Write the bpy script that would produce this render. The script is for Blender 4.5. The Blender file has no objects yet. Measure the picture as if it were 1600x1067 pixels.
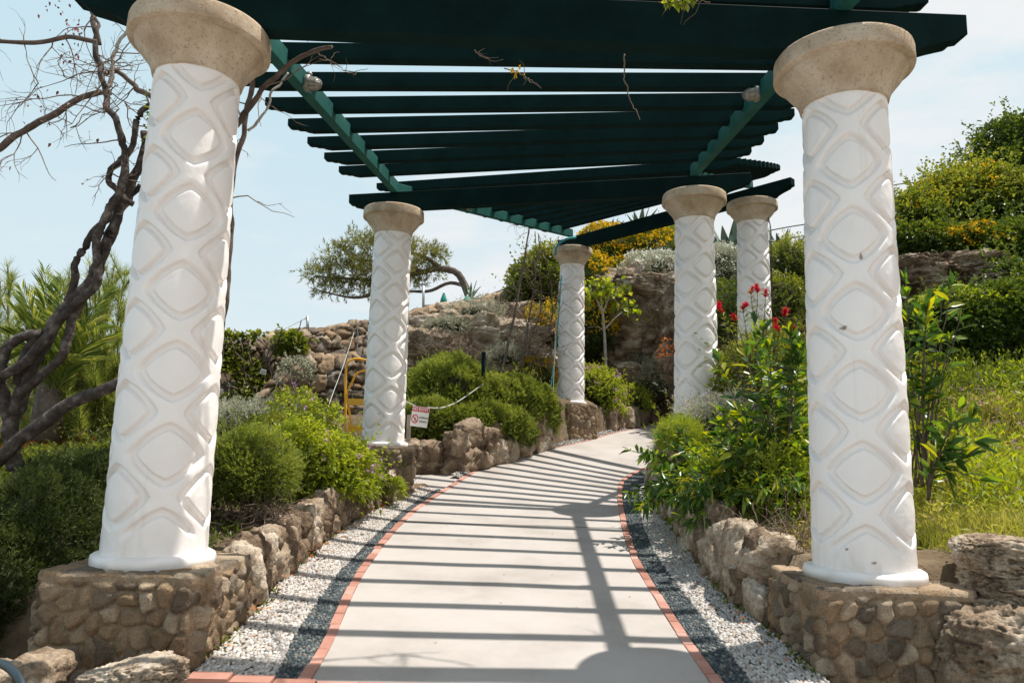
import bpy, math, random
import numpy as np
from mathutils import Matrix, Vector

# ------------------------------------------------------------------ camera, world, sun, exposure
S = bpy.context.scene
COL = S.collection
F = 1157.0; PH = math.radians(8.357); RO = math.radians(1.404); Z0 = 1.6
cam = bpy.data.cameras.new('camera'); camo = bpy.data.objects.new('camera', cam); COL.objects.link(camo)
cam.sensor_width = 36; cam.lens = 36 * F / 1600; cam.clip_start = .05; cam.clip_end = 4000
_c, _s = math.cos(RO), math.sin(RO)
_up = Vector((0, -math.sin(PH), math.cos(PH))); _fw = Vector((0, math.cos(PH), math.sin(PH))); _rt = Vector((1, 0, 0))
_X = _rt * _c + _up * _s; _Y = -_rt * _s + _up * _c; _Z = -_fw
camo.matrix_world = Matrix(((_X.x, _Y.x, _Z.x, 0), (_X.y, _Y.y, _Z.y, 0), (_X.z, _Y.z, _Z.z, Z0), (0, 0, 0, 1)))
S.camera = camo

SUN = Vector((.352, .103, 1)).normalized()
EL = math.asin(SUN.z); AZ = math.atan2(SUN.x, SUN.y)
sl = bpy.data.lights.new('sun', 'SUN'); sl.energy = 4.9; sl.angle = math.radians(.55); sl.color = (1, .94, .86)
so = bpy.data.objects.new('sun', sl); COL.objects.link(so)
so.rotation_euler = (-SUN).to_track_quat('-Z', 'Y').to_euler(); so.location = (5, -2, 20)

w = bpy.data.worlds.new('World'); S.world = w; w.use_nodes = True
nt = w.node_tree; nt.nodes.clear()
def N(nt, t, **k):
    n = nt.nodes.new(t)
    for a, v in k.items():
        if a == 'inp':
            for kk, vv in v.items(): n.inputs[kk].default_value = vv
        else: setattr(n, a, v)
    return n
sky = N(nt, 'ShaderNodeTexSky', sky_type='NISHITA', sun_disc=False, sun_elevation=EL, sun_rotation=AZ,
        air_density=1.0, dust_density=1.6, ozone_density=1.6, altitude=10)
tc = N(nt, 'ShaderNodeTexCoord')
mp = N(nt, 'ShaderNodeMapping'); mp.inputs['Scale'].default_value = (1, 1, 3.2)
n1 = N(nt, 'ShaderNodeTexNoise', inp={'Scale': 2.3, 'Detail': 9, 'Roughness': .58, 'Distortion': .25})
n2 = N(nt, 'ShaderNodeTexNoise', inp={'Scale': 9.0, 'Detail': 5, 'Roughness': .55})
L = nt.links.new
L(tc.outputs['Generated'], mp.inputs[0]); L(mp.outputs[0], n1.inputs[0]); L(mp.outputs[0], n2.inputs[0])
sep = N(nt, 'ShaderNodeSeparateXYZ'); L(tc.outputs['Generated'], sep.inputs[0])
def M_(op, a, b=None, c=None):
    n = N(nt, 'ShaderNodeMath', operation=op)
    for i, q in enumerate((a, b, c)):
        if q is None: continue
        if isinstance(q, (int, float)): n.inputs[i].default_value = q
        else: L(q, n.inputs[i])
    return n.outputs[0]
hz = N(nt, 'ShaderNodeMapRange', inp={'From Min': .97, 'From Max': .50, 'To Min': .0, 'To Max': .82}); hz.interpolation_type = 'SMOOTHSTEP'
L(sep.outputs[2], hz.inputs[0])
hzr = ramp0 = nt.nodes.new('ShaderNodeValToRGB'); L(sep.outputs[2], hzr.inputs[0])
hzr.color_ramp.elements[0].position = .05; hzr.color_ramp.elements[0].color = (.80, .90, .93, 1); hzr.color_ramp.elements[1].position = .60; hzr.color_ramp.elements[1].color = (.56, .83, .93, 1)
hsc = N(nt, 'ShaderNodeVectorMath', operation='SCALE'); L(hzr.outputs[0], hsc.inputs[0]); hsc.inputs['Scale'].default_value = 10.2
hmx = N(nt, 'ShaderNodeMix', data_type='RGBA'); L(hz.outputs[0], hmx.inputs[0]); L(sky.outputs[0], hmx.inputs[6]); L(hsc.outputs[0], hmx.inputs[7])
cl = M_('MULTIPLY_ADD', n1.outputs[0], 2.6, M_('MULTIPLY', n2.outputs[0], .8))
cl = M_('MULTIPLY_ADD', sep.outputs[0], .75, cl)           # thicker thin cloud towards the right (east)
mr = N(nt, 'ShaderNodeMapRange', inp={'From Min': 1.42, 'From Max': 2.25, 'To Min': .06, 'To Max': .97}); mr.interpolation_type = 'SMOOTHSTEP'
L(cl, mr.inputs[0])
mx = N(nt, 'ShaderNodeMix', data_type='RGBA'); L(mr.outputs[0], mx.inputs[0]); L(hmx.outputs[2], mx.inputs[6])
mx.inputs[7].default_value = (8.5, 8.7, 8.8, 1)
bg = N(nt, 'ShaderNodeBackground'); bg.inputs[1].default_value = .078
wo = N(nt, 'ShaderNodeOutputWorld'); L(mx.outputs[2], bg.inputs[0]); L(bg.outputs[0], wo.inputs[0])
S.view_settings.view_transform = 'Standard'; S.view_settings.look = 'None'; S.view_settings.gamma = 1
S.view_settings.exposure = .40
S.render.engine = 'CYCLES'
S.cycles.max_bounces = 7; S.cycles.diffuse_bounces = 4; S.cycles.transparent_max_bounces = 6

# ------------------------------------------------------------------ helpers
def ray(u, v):
    a = u - 800; b = v - 533.5
    x = (a * _c + b * _s) / F; up = -(-a * _s + b * _c) / F
    return np.array([x, math.cos(PH) - up * math.sin(PH), math.sin(PH) + up * math.cos(PH)])
def at(u, v, Y):
    r = ray(u, v); p = r * (Y / r[1]); p[2] += Z0; return p
RNG = np.random.default_rng(7)

def _hash(ix, iy, iz, seed):
    h = (ix.astype(np.int64) * 73856093) ^ (iy.astype(np.int64) * 19349663) ^ (iz.astype(np.int64) * 83492791) ^ (seed * 2654435761 % 4294967291)
    h &= 0xffffffff
    h = ((h ^ (h >> 16)) * 0x45d9f3b) & 0xffffffff
    h = ((h ^ (h >> 16)) * 0x45d9f3b) & 0xffffffff
    h = h ^ (h >> 16)
    return (h & 0xffffff) / float(0xffffff)
def vnoise(P, seed=0):
    P = np.asarray(P, float); i = np.floor(P).astype(np.int64); f = P - i; f = f * f * (3 - 2 * f)
    r = 0
    for dx in (0, 1):
        for dy in (0, 1):
            for dz in (0, 1):
                wgt = (f[..., 0] if dx else 1 - f[..., 0]) * (f[..., 1] if dy else 1 - f[..., 1]) * (f[..., 2] if dz else 1 - f[..., 2])
                r = r + wgt * _hash(i[..., 0] + dx, i[..., 1] + dy, i[..., 2] + dz, seed)
    return r * 2 - 1
def fbm(P, oct=4, seed=0, gain=.5):
    P = np.asarray(P, float); r = 0; a = 1.0; s = 0
    for k in range(oct):
        r = r + a * vnoise(P * (2.03 ** k) + 17.3 * k, seed + k); s += a; a *= gain
    return r / s
def ridged(P, oct=4, seed=0):
    P = np.asarray(P, float); r = 0; a = 1.0; s = 0
    for k in range(oct):
        r = r + a * (1 - 2 * np.abs(vnoise(P * (2.1 ** k) + 9.1 * k, seed + k))); s += a; a *= .55
    return r / s
def sstep(a, b, x):
    t = np.clip((x - a) / (b - a), 0, 1); return t * t * (3 - 2 * t)

def link(o, parent=None):
    COL.objects.link(o)
    if parent is not None: o.parent = parent
    return o
def mesh(name, V, faces, mat, parent=None, smooth=True, col=None, mats=None, midx=None):
    """faces: one int array (n,k) or a list of such arrays (k may differ)."""
    if not isinstance(faces, (list, tuple)): faces = [faces]
    faces = [np.asarray(f, np.int32) for f in faces if len(f)]
    V = np.asarray(V, np.float32).reshape(-1, 3)
    me = bpy.data.meshes.new(name)
    me.vertices.add(len(V)); me.vertices.foreach_set('co', V.ravel())
    nl = sum(f.size for f in faces); nf = sum(len(f) for f in faces)
    me.loops.add(nl); me.polygons.add(nf)
    me.loops.foreach_set('vertex_index', np.concatenate([f.ravel() for f in faces]))
    tot = np.concatenate([np.full(len(f), f.shape[1], np.int32) for f in faces])
    st = np.concatenate([[0], np.cumsum(tot)[:-1]]).astype(np.int32)
    me.polygons.foreach_set('loop_start', st); me.polygons.foreach_set('loop_total', tot)
    me.polygons.foreach_set('use_smooth', np.full(nf, smooth))
    for m in (mats or [mat]): me.materials.append(m)
    if midx is not None: me.polygons.foreach_set('material_index', np.asarray(midx, np.int32))
    me.update(calc_edges=True); me.validate()
    if col is not None:
        ca = me.color_attributes.new('tone', 'FLOAT_COLOR', 'POINT')
        c4 = np.ones((len(V), 4), np.float32); c = np.asarray(col, np.float32)
        if c.ndim == 1: c4[:, :3] = c[:, None]
        else: c4[:, :c.shape[1]] = c
        ca.data.foreach_set('color', c4.ravel())
    o = bpy.data.objects.new(name, me)
    return link(o, parent)
def tag(o, label, cat, group=None, kind=None):
    if label: o['label'] = label
    if cat: o['category'] = cat
    if group: o['group'] = group
    if kind: o['kind'] = kind
    return o
def thing(name, label, cat, loc=(0, 0, 0), group=None):
    o = bpy.data.objects.new(name, None); o.empty_display_size = .2; COL.objects.link(o); o.location = [float(q) for q in loc]
    return tag(o, label, cat, group)
def rel(V, root):      # world coords -> root-local (roots are only translated)
    return np.asarray(V, float) - np.array(root.location[:])
class Acc:              # accumulates geometry into one mesh
    def __init__(s): s.V = []; s.F = {}; s.C = []; s.n = 0
    def add(s, V, faces, c=None):
        V = np.asarray(V, float).reshape(-1, 3)
        if not isinstance(faces, (list, tuple)): faces = [faces]
        for f in faces:
            f = np.asarray(f)
            if f.size: s.F.setdefault(f.shape[1], []).append(f + s.n)
        s.V.append(V); s.n += len(V)
        cc = np.ones((len(V), 3)) * .5 if c is None else (np.ones((len(V), 3)) * np.asarray(c) if np.ndim(c) < 2 else c)
        s.C.append(cc)
    def build(s, name, mat, parent=None, smooth=True):
        V = np.concatenate(s.V)
        if parent is not None and parent.type == 'EMPTY': V = rel(V, parent)
        elif parent is not None and parent.parent is not None: V = rel(V, parent.parent)
        return mesh(name, V, [np.concatenate(f) for f in s.F.values()], mat, parent, smooth, np.concatenate(s.C))
def gridfaces(nu, nv, wrapu=False):
    i = np.arange(nu if wrapu else nu - 1)[:, None]; j = np.arange(nv - 1)[None, :]
    i2 = (i + 1) % nu
    return np.stack([i * nv + j, i2 * nv + j, i2 * nv + j + 1, i * nv + j + 1], -1).reshape(-1, 4)
def box(c, d, R=None):
    x, y, z = [q / 2 for q in d]
    V = np.array([[-x, -y, -z], [x, -y, -z], [x, y, -z], [-x, y, -z], [-x, -y, z], [x, -y, z], [x, y, z], [-x, y, z]])
    if R is not None: V = V @ np.array(R).T
    return V + np.array(c), np.array([[0, 3, 2, 1], [4, 5, 6, 7], [0, 1, 5, 4], [1, 2, 6, 5], [2, 3, 7, 6], [3, 0, 4, 7]])
def smooth_line(P, n):
    P = np.asarray(P, float); d = np.concatenate([[0], np.cumsum(np.linalg.norm(np.diff(P[:, :3], axis=0), axis=1))])
    t = np.linspace(0, d[-1], n); out = np.zeros((n, P.shape[1]))
    m = np.gradient(P, d, axis=0) if len(P) > 2 else np.repeat((P[1] - P[0])[None] / d[-1], 2, 0)
    k = np.clip(np.searchsorted(d, t, 'right') - 1, 0, len(P) - 2); h = (d[k + 1] - d[k]); s = ((t - d[k]) / h)[:, None]; h = h[:, None]
    return (2*s**3-3*s**2+1)*P[k] + (s**3-2*s**2+s)*h*m[k] + (-2*s**3+3*s**2)*P[k+1] + (s**3-s**2)*h*m[k+1]
def tube(P, r, k=8, rough=0, seed=0, cap=True):
    P = np.asarray(P, float); n = len(P); r = np.broadcast_to(np.asarray(r, float), (n,)).copy()
    T = np.gradient(P, axis=0); T /= np.linalg.norm(T, axis=1)[:, None] + 1e-9
    a = np.array([.3, .2, .93]); U = np.cross(T, a); U /= np.linalg.norm(U, axis=1)[:, None] + 1e-9; W = np.cross(T, U)
    th = np.linspace(0, 2 * np.pi, k, endpoint=False)
    if rough:
        q = np.stack([np.arange(n)[:, None] * .35 + 0 * th, np.cos(th)[None] * 1.6 + np.zeros((n, 1)), np.sin(th)[None] * 1.6 + np.zeros((n, 1))], -1)
        rr = r[:, None] * (1 + rough * fbm(q, 3, seed))
    else: rr = r[:, None] * np.ones((1, k))
    V = P[:, None] + U[:, None] * (np.cos(th)[None, :, None] * rr[..., None]) + W[:, None] * (np.sin(th)[None, :, None] * rr[..., None])
    V = V.reshape(-1, 3); i = np.arange(n - 1)[:, None]; j = np.arange(k)[None]; j2 = (j + 1) % k
    Fq = np.stack([i * k + j, i * k + j2, (i + 1) * k + j2, (i + 1) * k + j], -1).reshape(-1, 4)
    fs = [Fq]
    if cap:
        V = np.concatenate([V, P[:1], P[-1:]]); jj = np.arange(k)
        fs.append(np.concatenate([np.stack([jj * 0 + n * k, (jj + 1) % k, jj], -1), np.stack([jj * 0 + n * k + 1, (n - 1) * k + jj, (n - 1) * k + (jj + 1) % k], -1)]))
    return V, fs
def lathe(prof, c, k=48):
    prof = np.asarray(prof, float); th = np.linspace(0, 2 * np.pi, k, endpoint=False)
    V = np.stack([c[0] + prof[None, :, 0] * np.cos(th)[:, None], c[1] + prof[None, :, 0] * np.sin(th)[:, None], c[2] + prof[None, :, 1] + 0 * th[:, None]], -1)
    return V.reshape(-1, 3), gridfaces(k, len(prof), True)
_ico = {}
def ico(sub):
    if sub not in _ico:
        import bmesh
        bm = bmesh.new(); bmesh.ops.create_icosphere(bm, subdivisions=sub, radius=1)
        V = np.array([v.co[:] for v in bm.verts]); Fc = np.array([[v.index for v in f.verts] for f in bm.faces]); bm.free()
        _ico[sub] = (V, Fc)
    return _ico[sub]
def rock(c, d, sub=4, seed=0, rz=0, rough=.22, strat=0, tilt=0):
    """irregular boulder: centre, full dimensions"""
    V, Fc = ico(sub); V = V.copy()
    p = 3.2                                                   # squarish block
    V = V / (np.abs(V) ** p).sum(1)[:, None] ** (1 / p)
    q = V * 1.3 + seed * 3.17
    disp = rough * fbm(q, 2, seed) * 1.5 + rough * .70 * ridged(q * 2.6, 4, seed + 9) + rough * .34 * ridged(q * 8, 3, seed + 5)
    if strat: disp = disp + strat * ridged(np.stack([q[:, 0] * .5, q[:, 1] * .5, q[:, 2] * 4], -1), 3, seed + 3)
    cr = np.abs(fbm(q * 2.6 + 4, 3, seed + 13)); disp = disp - .10 * (1 - sstep(0, .09, cr)) - (.05 * (1 - sstep(0, .10, np.abs(fbm(q * 6.5 + 9, 3, seed + 14)))) if sub >= 5 else 0)
    V = V * (1 + disp)[:, None] * (np.array(d) / 2)
    cz, sz = math.cos(rz), math.sin(rz); ct, s_t = math.cos(tilt), math.sin(tilt)
    V = V @ np.array([[ct, 0, s_t], [0, 1, 0], [-s_t, 0, ct]]).T @ np.array([[cz, -sz, 0], [sz, cz, 0], [0, 0, 1]]).T
    return V + np.array(c), Fc
def voronoi(U, cell, seed=0, jit=.8):
    """U (...,2) -> F1, F2, id-random"""
    U = np.asarray(U, float) / cell; i0 = np.floor(U).astype(np.int64); z = np.zeros_like(i0[..., 0])
    f1 = np.full(U.shape[:-1], 9.); f2 = f1.copy(); idr = f1 * 0; idr2 = f1 * 0
    for dx in (-2, -1, 0, 1, 2):
        for dy in (-2, -1, 0, 1, 2):
            a = i0[..., 0] + dx; b = i0[..., 1] + dy
            px = a + .5 + (_hash(a, b, z, seed) - .5) * jit + .5 * (b % 2); py = b + .5 + (_hash(a, b, z, seed + 1) - .5) * jit
            wt = .75 + .5 * _hash(a, b, z, seed + 4)
            ang = _hash(a, b, z, seed + 6) * 6.28; el = 1 + .35 * (_hash(a, b, z, seed + 7))
            ddx = U[..., 0] - px; ddy = U[..., 1] - py
            e1 = ddx * np.cos(ang) + ddy * np.sin(ang); e2 = -ddx * np.sin(ang) + ddy * np.cos(ang)
            d = np.hypot(e1 / el, e2 * 1.0) * (1.25 - .5 * wt + .12)
            nearer = d < f1
            f2 = np.where(nearer, f1, np.minimum(f2, d)); idr = np.where(nearer, _hash(a, b, z, seed + 2), idr)
            idr2 = np.where(nearer, _hash(a, b, z, seed + 3), idr2); f1 = np.where(nearer, d, f1)
    return f1, f2, idr, idr2

# ------------------------------------------------------------------ materials
def newmat(name):
    m = bpy.data.materials.new(name); m.use_nodes = True; t = m.node_tree; t.nodes.clear()
    out = t.nodes.new('ShaderNodeOutputMaterial'); b = t.nodes.new('ShaderNodeBsdfPrincipled'); t.links.new(b.outputs[0], out.inputs[0])
    return m, t, b, out
def bump(t, b, layers, base=None):
    """layers: (scale, detail, strength, distance)"""
    tc = t.nodes.new('ShaderNodeTexCoord'); prev = None
    for (sc, de, st, di, *kind) in layers:
        if kind and kind[0] == 'vor': n = N(t, 'ShaderNodeTexVoronoi', inp={'Scale': sc}); o = n.outputs[0]
        else: n = N(t, 'ShaderNodeTexNoise', inp={'Scale': sc, 'Detail': de, 'Roughness': .6}); o = n.outputs[0]
        t.links.new(tc.outputs['Object'], n.inputs[0])
        bp = N(t, 'ShaderNodeBump', inp={'Strength': st, 'Distance': di}); t.links.new(o, bp.inputs['Height'])
        if prev: t.links.new(prev.outputs[0], bp.inputs['Normal'])
        prev = bp
    t.links.new(prev.outputs[0], b.inputs['Normal'])
    return tc
def ramp(t, fac, stops):
    r = t.nodes.new('ShaderNodeValToRGB'); e = r.color_ramp.elements
    while len(e) < len(stops): e.new(.5)
    for el, (p, c) in zip(e, stops): el.position = p; el.color = (*c, 1)
    if fac is not None: t.links.new(fac, r.inputs[0])
    return r
def noise_mat(name, stops, scale=6, detail=6, rough=.8, bumps=((60, 4, .4, .01),), spec=.3, distort=0, tone=0, stain=None, fine=None):
    m, t, b, o = newmat(name); tc = bump(t, b, bumps)
    n = N(t, 'ShaderNodeTexNoise', inp={'Scale': scale, 'Detail': detail, 'Roughness': .62, 'Distortion': distort}); t.links.new(tc.outputs['Object'], n.inputs[0])
    fac = n.outputs[0]
    if tone:
        at_ = N(t, 'ShaderNodeVertexColor', layer_name='tone'); sp = t.nodes.new('ShaderNodeSeparateColor'); t.links.new(at_.outputs[0], sp.inputs[0])
        mm = N(t, 'ShaderNodeMath', operation='MULTIPLY_ADD'); mm.inputs[1].default_value = tone; t.links.new(sp.outputs[0], mm.inputs[0]); 
        ms = N(t, 'ShaderNodeMath', operation='SUBTRACT'); ms.inputs[1].default_value = tone / 2; t.links.new(fac, ms.inputs[0]); t.links.new(ms.outputs[0], mm.inputs[2]); fac = mm.outputs[0]
    r = ramp(t, fac, stops); col = r.outputs[0]
    if stain:
        sc, thr, c = stain
        n3 = N(t, 'ShaderNodeTexNoise', inp={'Scale': sc, 'Detail': 7, 'Roughness': .7}); t.links.new(tc.outputs['Object'], n3.inputs[0])
        mrr = N(t, 'ShaderNodeMapRange', inp={'From Min': thr, 'From Max': thr + .12}); t.links.new(n3.outputs[0], mrr.inputs[0])
        mi = N(t, 'ShaderNodeMix', data_type='RGBA'); t.links.new(mrr.outputs[0], mi.inputs[0]); t.links.new(col, mi.inputs[6]); mi.inputs[7].default_value = (*c, 1); col = mi.outputs[2]
    if fine:
        n4 = N(t, 'ShaderNodeTexNoise', inp={'Scale': fine[0], 'Detail': 6, 'Roughness': .75}); t.links.new(tc.outputs['Object'], n4.inputs[0]); r4 = ramp(t, n4.outputs[0], [(.36, (1 - fine[1],) * 3), (.54, (1.0,) * 3), (.68, (1.18,) * 3)])
        m4 = N(t, 'ShaderNodeMix', data_type='RGBA', blend_type='MULTIPLY'); m4.inputs[0].default_value = 1; t.links.new(col, m4.inputs[6]); t.links.new(r4.outputs[0], m4.inputs[7]); col = m4.outputs[2]
    t.links.new(col, b.inputs['Base Color']); b.inputs['Roughness'].default_value = rough; b.inputs['Specular IOR Level'].default_value = spec
    return m
def tone_mat(name, rough=.85, bumps=((60, 4, .4, .01),), spec=.3, mott=(9, .35), pits=0):
    """base colour from the per-stone 'tone' attribute, mottled"""
    m, t, b, o = newmat(name); tc = bump(t, b, bumps)
    a = N(t, 'ShaderNodeVertexColor', layer_name='tone')
    n = N(t, 'ShaderNodeTexNoise', inp={'Scale': mott[0], 'Detail': 8, 'Roughness': .7}); t.links.new(tc.outputs['Object'], n.inputs[0])
    r = ramp(t, n.outputs[0], [(.3, (1 - mott[1],) * 3), (.72, (1 + mott[1] * .0,) * 3)])
    n2 = N(t, 'ShaderNodeTexNoise', inp={'Scale': mott[0] * 14, 'Detail': 4, 'Roughness': .7}); t.links.new(tc.outputs['Object'], n2.inputs[0])
    r2 = ramp(t, n2.outputs[0], [(.34, (.45,) * 3), (.5, (1,) * 3)])
    m1 = N(t, 'ShaderNodeMix', data_type='RGBA', blend_type='MULTIPLY'); m1.inputs[0].default_value = 1
    t.links.new(a.outputs[0], m1.inputs[6]); t.links.new(r.outputs[0], m1.inputs[7])
    m2 = N(t, 'ShaderNodeMix', data_type='RGBA', blend_type='MULTIPLY'); m2.inputs[0].default_value = pits
    t.links.new(m1.outputs[2], m2.inputs[6]); t.links.new(r2.outputs[0], m2.inputs[7])
    t.links.new(m2.outputs[2], b.inputs['Base Color']); b.inputs['Roughness'].default_value = rough; b.inputs['Specular IOR Level'].default_value = spec
    return m
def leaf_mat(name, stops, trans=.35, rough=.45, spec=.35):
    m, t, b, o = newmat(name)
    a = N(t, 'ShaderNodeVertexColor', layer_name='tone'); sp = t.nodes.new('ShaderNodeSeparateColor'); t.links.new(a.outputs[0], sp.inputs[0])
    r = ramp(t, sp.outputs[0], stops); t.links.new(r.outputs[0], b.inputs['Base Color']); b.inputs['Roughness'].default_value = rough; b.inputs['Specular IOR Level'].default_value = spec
    tr = t.nodes.new('ShaderNodeBsdfTranslucent'); hs = N(t, 'ShaderNodeHueSaturation', inp={'Hue': .485, 'Saturation': 1.15, 'Value': 1.5}); t.links.new(r.outputs[0], hs.inputs['Color']); t.links.new(hs.outputs[0], tr.inputs[0])
    mi = N(t, 'ShaderNodeMixShader'); mi.inputs[0].default_value = trans; t.links.new(b.outputs[0], mi.inputs[1]); t.links.new(tr.outputs[0], mi.inputs[2]); t.links.new(mi.outputs[0], o.inputs[0])
    return m
def plain(name, c, rough=.5, metal=0, bumps=None, spec=.5):
    m, t, b, o = newmat(name); b.inputs['Base Color'].default_value = (*c, 1); b.inputs['Roughness'].default_value = rough; b.inputs['Metallic'].default_value = metal; b.inputs['Specular IOR Level'].default_value = spec
    if bumps: bump(t, b, bumps)
    return m

MAT = {}
MAT['white'] = noise_mat('white_masonry_paint', [(.3, (.865, .82, .79)), (.6, (.91, .87, .845))], 3, 5, .42, ((9, 3, .25, .012), (140, 3, .18, .004)), .4, stain=(7, .755, (.5, .47, .42)))
def _tint(key):
    t = MAT[key].node_tree; b = [n for n in t.nodes if n.type == 'BSDF_PRINCIPLED'][0]; src = b.inputs['Base Color'].links[0].from_socket
    a = N(t, 'ShaderNodeVertexColor', layer_name='tone'); m = N(t, 'ShaderNodeMix', data_type='RGBA', blend_type='MULTIPLY'); m.inputs[0].default_value = 1
    t.links.new(src, m.inputs[6]); t.links.new(a.outputs[0], m.inputs[7]); t.links.new(m.outputs[2], b.inputs['Base Color'])
_tint('white')
MAT['capital'] = noise_mat('sand_aggregate_stone', [(.25, (.36, .265, .17)), (.5, (.57, .455, .335)), (.75, (.73, .635, .51))], 4.5, 10, .95, ((22, 5, .5, .012), (130, 3, .9, .008)), .1, stain=(55, .54, (.33, .25, .17)))
MAT['stone'] = tone_mat('porous_fieldstone', .95, ((14, 5, .7, .02), (75, 5, .9, .010), (260, 2, .5, .003)), .15, (9, .45), .85)
MAT['rock'] = noise_mat('weathered_limestone', [(.28, (.10, .068, .045)), (.42, (.25, .18, .122)), (.55, (.42, .33, .24)), (.70, (.66, .58, .48))], 2.6, 12, .95, ((5, 8, .9, .06), (28, 7, .9, .02), (120, 4, .7, .006)), .15, .6, tone=.22, stain=(8, .62, (.12, .085, .058)), fine=(42, .45))
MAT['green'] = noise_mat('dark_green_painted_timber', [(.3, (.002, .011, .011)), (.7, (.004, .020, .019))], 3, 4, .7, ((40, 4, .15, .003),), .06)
MAT['greensunlit'] = noise_mat('sunlit_tone_green_timber', [(.3, (.012, .075, .064)), (.7, (.026, .125, .108))], 3, 6, .65, ((40, 4, .2, .004),), .1)  # lighter girder green, direct sun put into the colour
def _grain(key):
    m = MAT[key]; t = m.node_tree; b = [n for n in t.nodes if n.type == 'BSDF_PRINCIPLED'][0]
    tc = t.nodes.new('ShaderNodeTexCoord'); mp = t.nodes.new('ShaderNodeMapping'); mp.inputs['Scale'].default_value = (1.2, 22, 40)
    t.links.new(tc.outputs['Object'], mp.inputs[0]); n = N(t, 'ShaderNodeTexNoise', inp={'Scale': 3, 'Detail': 6, 'Roughness': .65}); t.links.new(mp.outputs[0], n.inputs[0])
    bp = N(t, 'ShaderNodeBump', inp={'Strength': .35, 'Distance': .004}); t.links.new(n.outputs[0], bp.inputs['Height'])
    old = b.inputs['Normal'].links[0].from_node; t.links.new(old.outputs[0], bp.inputs['Normal']); t.links.new(bp.outputs[0], b.inputs['Normal'])
_grain('green'); _grain('greensunlit')
MAT['concrete'] = noise_mat('pale_brushed_concrete', [(.28, (.32, .29, .262)), (.5, (.405, .373, .345)), (.8, (.455, .422, .396))], 1.3, 10, .9, ((180, 4, .35, .004), (30, 3, .15, .004)), .2, stain=(150, .66, (.22, .20, .18)))
MAT['brick'] = noise_mat('terracotta_kerb_brick', [(.25, (.30, .14, .105)), (.55, (.42, .215, .165)), (.8, (.50, .31, .26))], 5, 8, .85, ((50, 5, .4, .004),), .2, tone=.5)
MAT['pebble'] = tone_mat('sea_pebbles', .6, ((50, 3, .15, .003),), .3, (20, .2), .1)
MAT['mortar'] = noise_mat('pebble_bed_mortar', [(.3, (.06, .06, .058)), (.7, (.15, .14, .13))], 12, 6, .95, ((90, 4, .6, .006),), .1)
MAT['soil'] = noise_mat('dry_garden_soil', [(.3, (.075, .055, .035)), (.5, (.15, .11, .07)), (.7, (.24, .19, .13))], 2.2, 12, .95, ((12, 6, .8, .05), (70, 4, .7, .01)), .1)
MAT['bark'] = noise_mat('grey_brown_bark', [(.3, (.07, .052, .042)), (.6, (.16, .125, .105)), (.8, (.30, .26, .23))], 9, 8, .9, ((30, 5, .8, .01),), .15)
MAT['barkdark'] = noise_mat('dark_vine_bark', [(.3, (.028, .022, .019)), (.52, (.075, .06, .052)), (.7, (.22, .19, .17))], 14, 10, .85, ((30, 6, 1, .012),), .2)
MAT['twig'] = noise_mat('dry_twigs', [(.3, (.12, .085, .065)), (.7, (.30, .23, .18))], 10, 4, .9, ((40, 3, .3, .004),), .1)
MAT['palebark'] = noise_mat('pale_bark', [(.3, (.30, .27, .24)), (.7, (.55, .51, .47))], 10, 5, .8, ((50, 4, .4, .004),), .2)
MAT['redleaf'] = leaf_mat('dry_red_leaf', [(0, (.08, .02, .018)), (.6, (.22, .05, .04)), (1, (.35, .12, .08))], .25)
MAT['juniper'] = leaf_mat('juniper_needles', [(0, (.05, .072, .018)), (.45, (.16, .205, .04)), (.8, (.28, .33, .07)), (1, (.36, .36, .11))], .42, .6, .2)
MAT['junipershade'] = leaf_mat('shade_toned_juniper_needles', [(0, (.018, .028, .010)), (.5, (.055, .078, .022)), (.85, (.11, .14, .035)), (1, (.2, .2, .07))], .25, .6, .2)  # needles darkened to carry the shade of column and pergola in their colour
MAT['broad'] = leaf_mat('mid_green_leaves', [(0, (.035, .055, .012)), (.5, (.125, .165, .028)), (1, (.35, .36, .07))], .42)
MAT['lime'] = leaf_mat('fresh_lime_leaves', [(0, (.10, .15, .025)), (.5, (.26, .33, .045)), (1, (.45, .48, .09))], .45)
MAT['dark'] = leaf_mat('dark_evergreen_leaves', [(0, (.022, .04, .010)), (.6, (.075, .12, .022)), (.9, (.19, .24, .04)), (1, (.36, .36, .06))], .35)
MAT['gloss'] = leaf_mat('glossy_long_leaves', [(0, (.03, .075, .02)), (.5, (.085, .17, .03)), (.8, (.22, .32, .045)), (1, (.45, .42, .05))], .42, .3, .5)
MAT['silver'] = leaf_mat('silver_grey_leaves', [(0, (.18, .18, .13)), (.5, (.34, .35, .25)), (1, (.52, .52, .42))], .25, .8, .1)
MAT['palm'] = leaf_mat('palm_fronds', [(0, (.07, .115, .03)), (.5, (.20, .27, .06)), (1, (.46, .46, .12))], .45)
MAT['pine'] = leaf_mat('pine_needles', [(0, (.07, .085, .022)), (.6, (.17, .18, .045)), (1, (.32, .29, .09))], .35, .6, .2)
MAT['yellow'] = leaf_mat('yellow_blossom', [(0, (.42, .26, .01)), (1, (.72, .52, .02))], .3, .6, .1)
MAT['pink'] = leaf_mat('mauve_blossom', [(0, (.40, .16, .42)), (1, (.68, .42, .66))], .3, .6, .1)
MAT['red'] = leaf_mat('scarlet_bottlebrush', [(0, (.42, .008, .012)), (1, (.72, .03, .03))], .3, .5, .2)
MAT['whiteflower'] = leaf_mat('white_blossom', [(0, (.6, .6, .5)), (1, (.82, .82, .76))], .2, .7, .1)
MAT['orange'] = leaf_mat('orange_dry_leaves', [(0, (.34, .12, .04)), (1, (.55, .25, .10))], .3, .6, .1)
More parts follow.
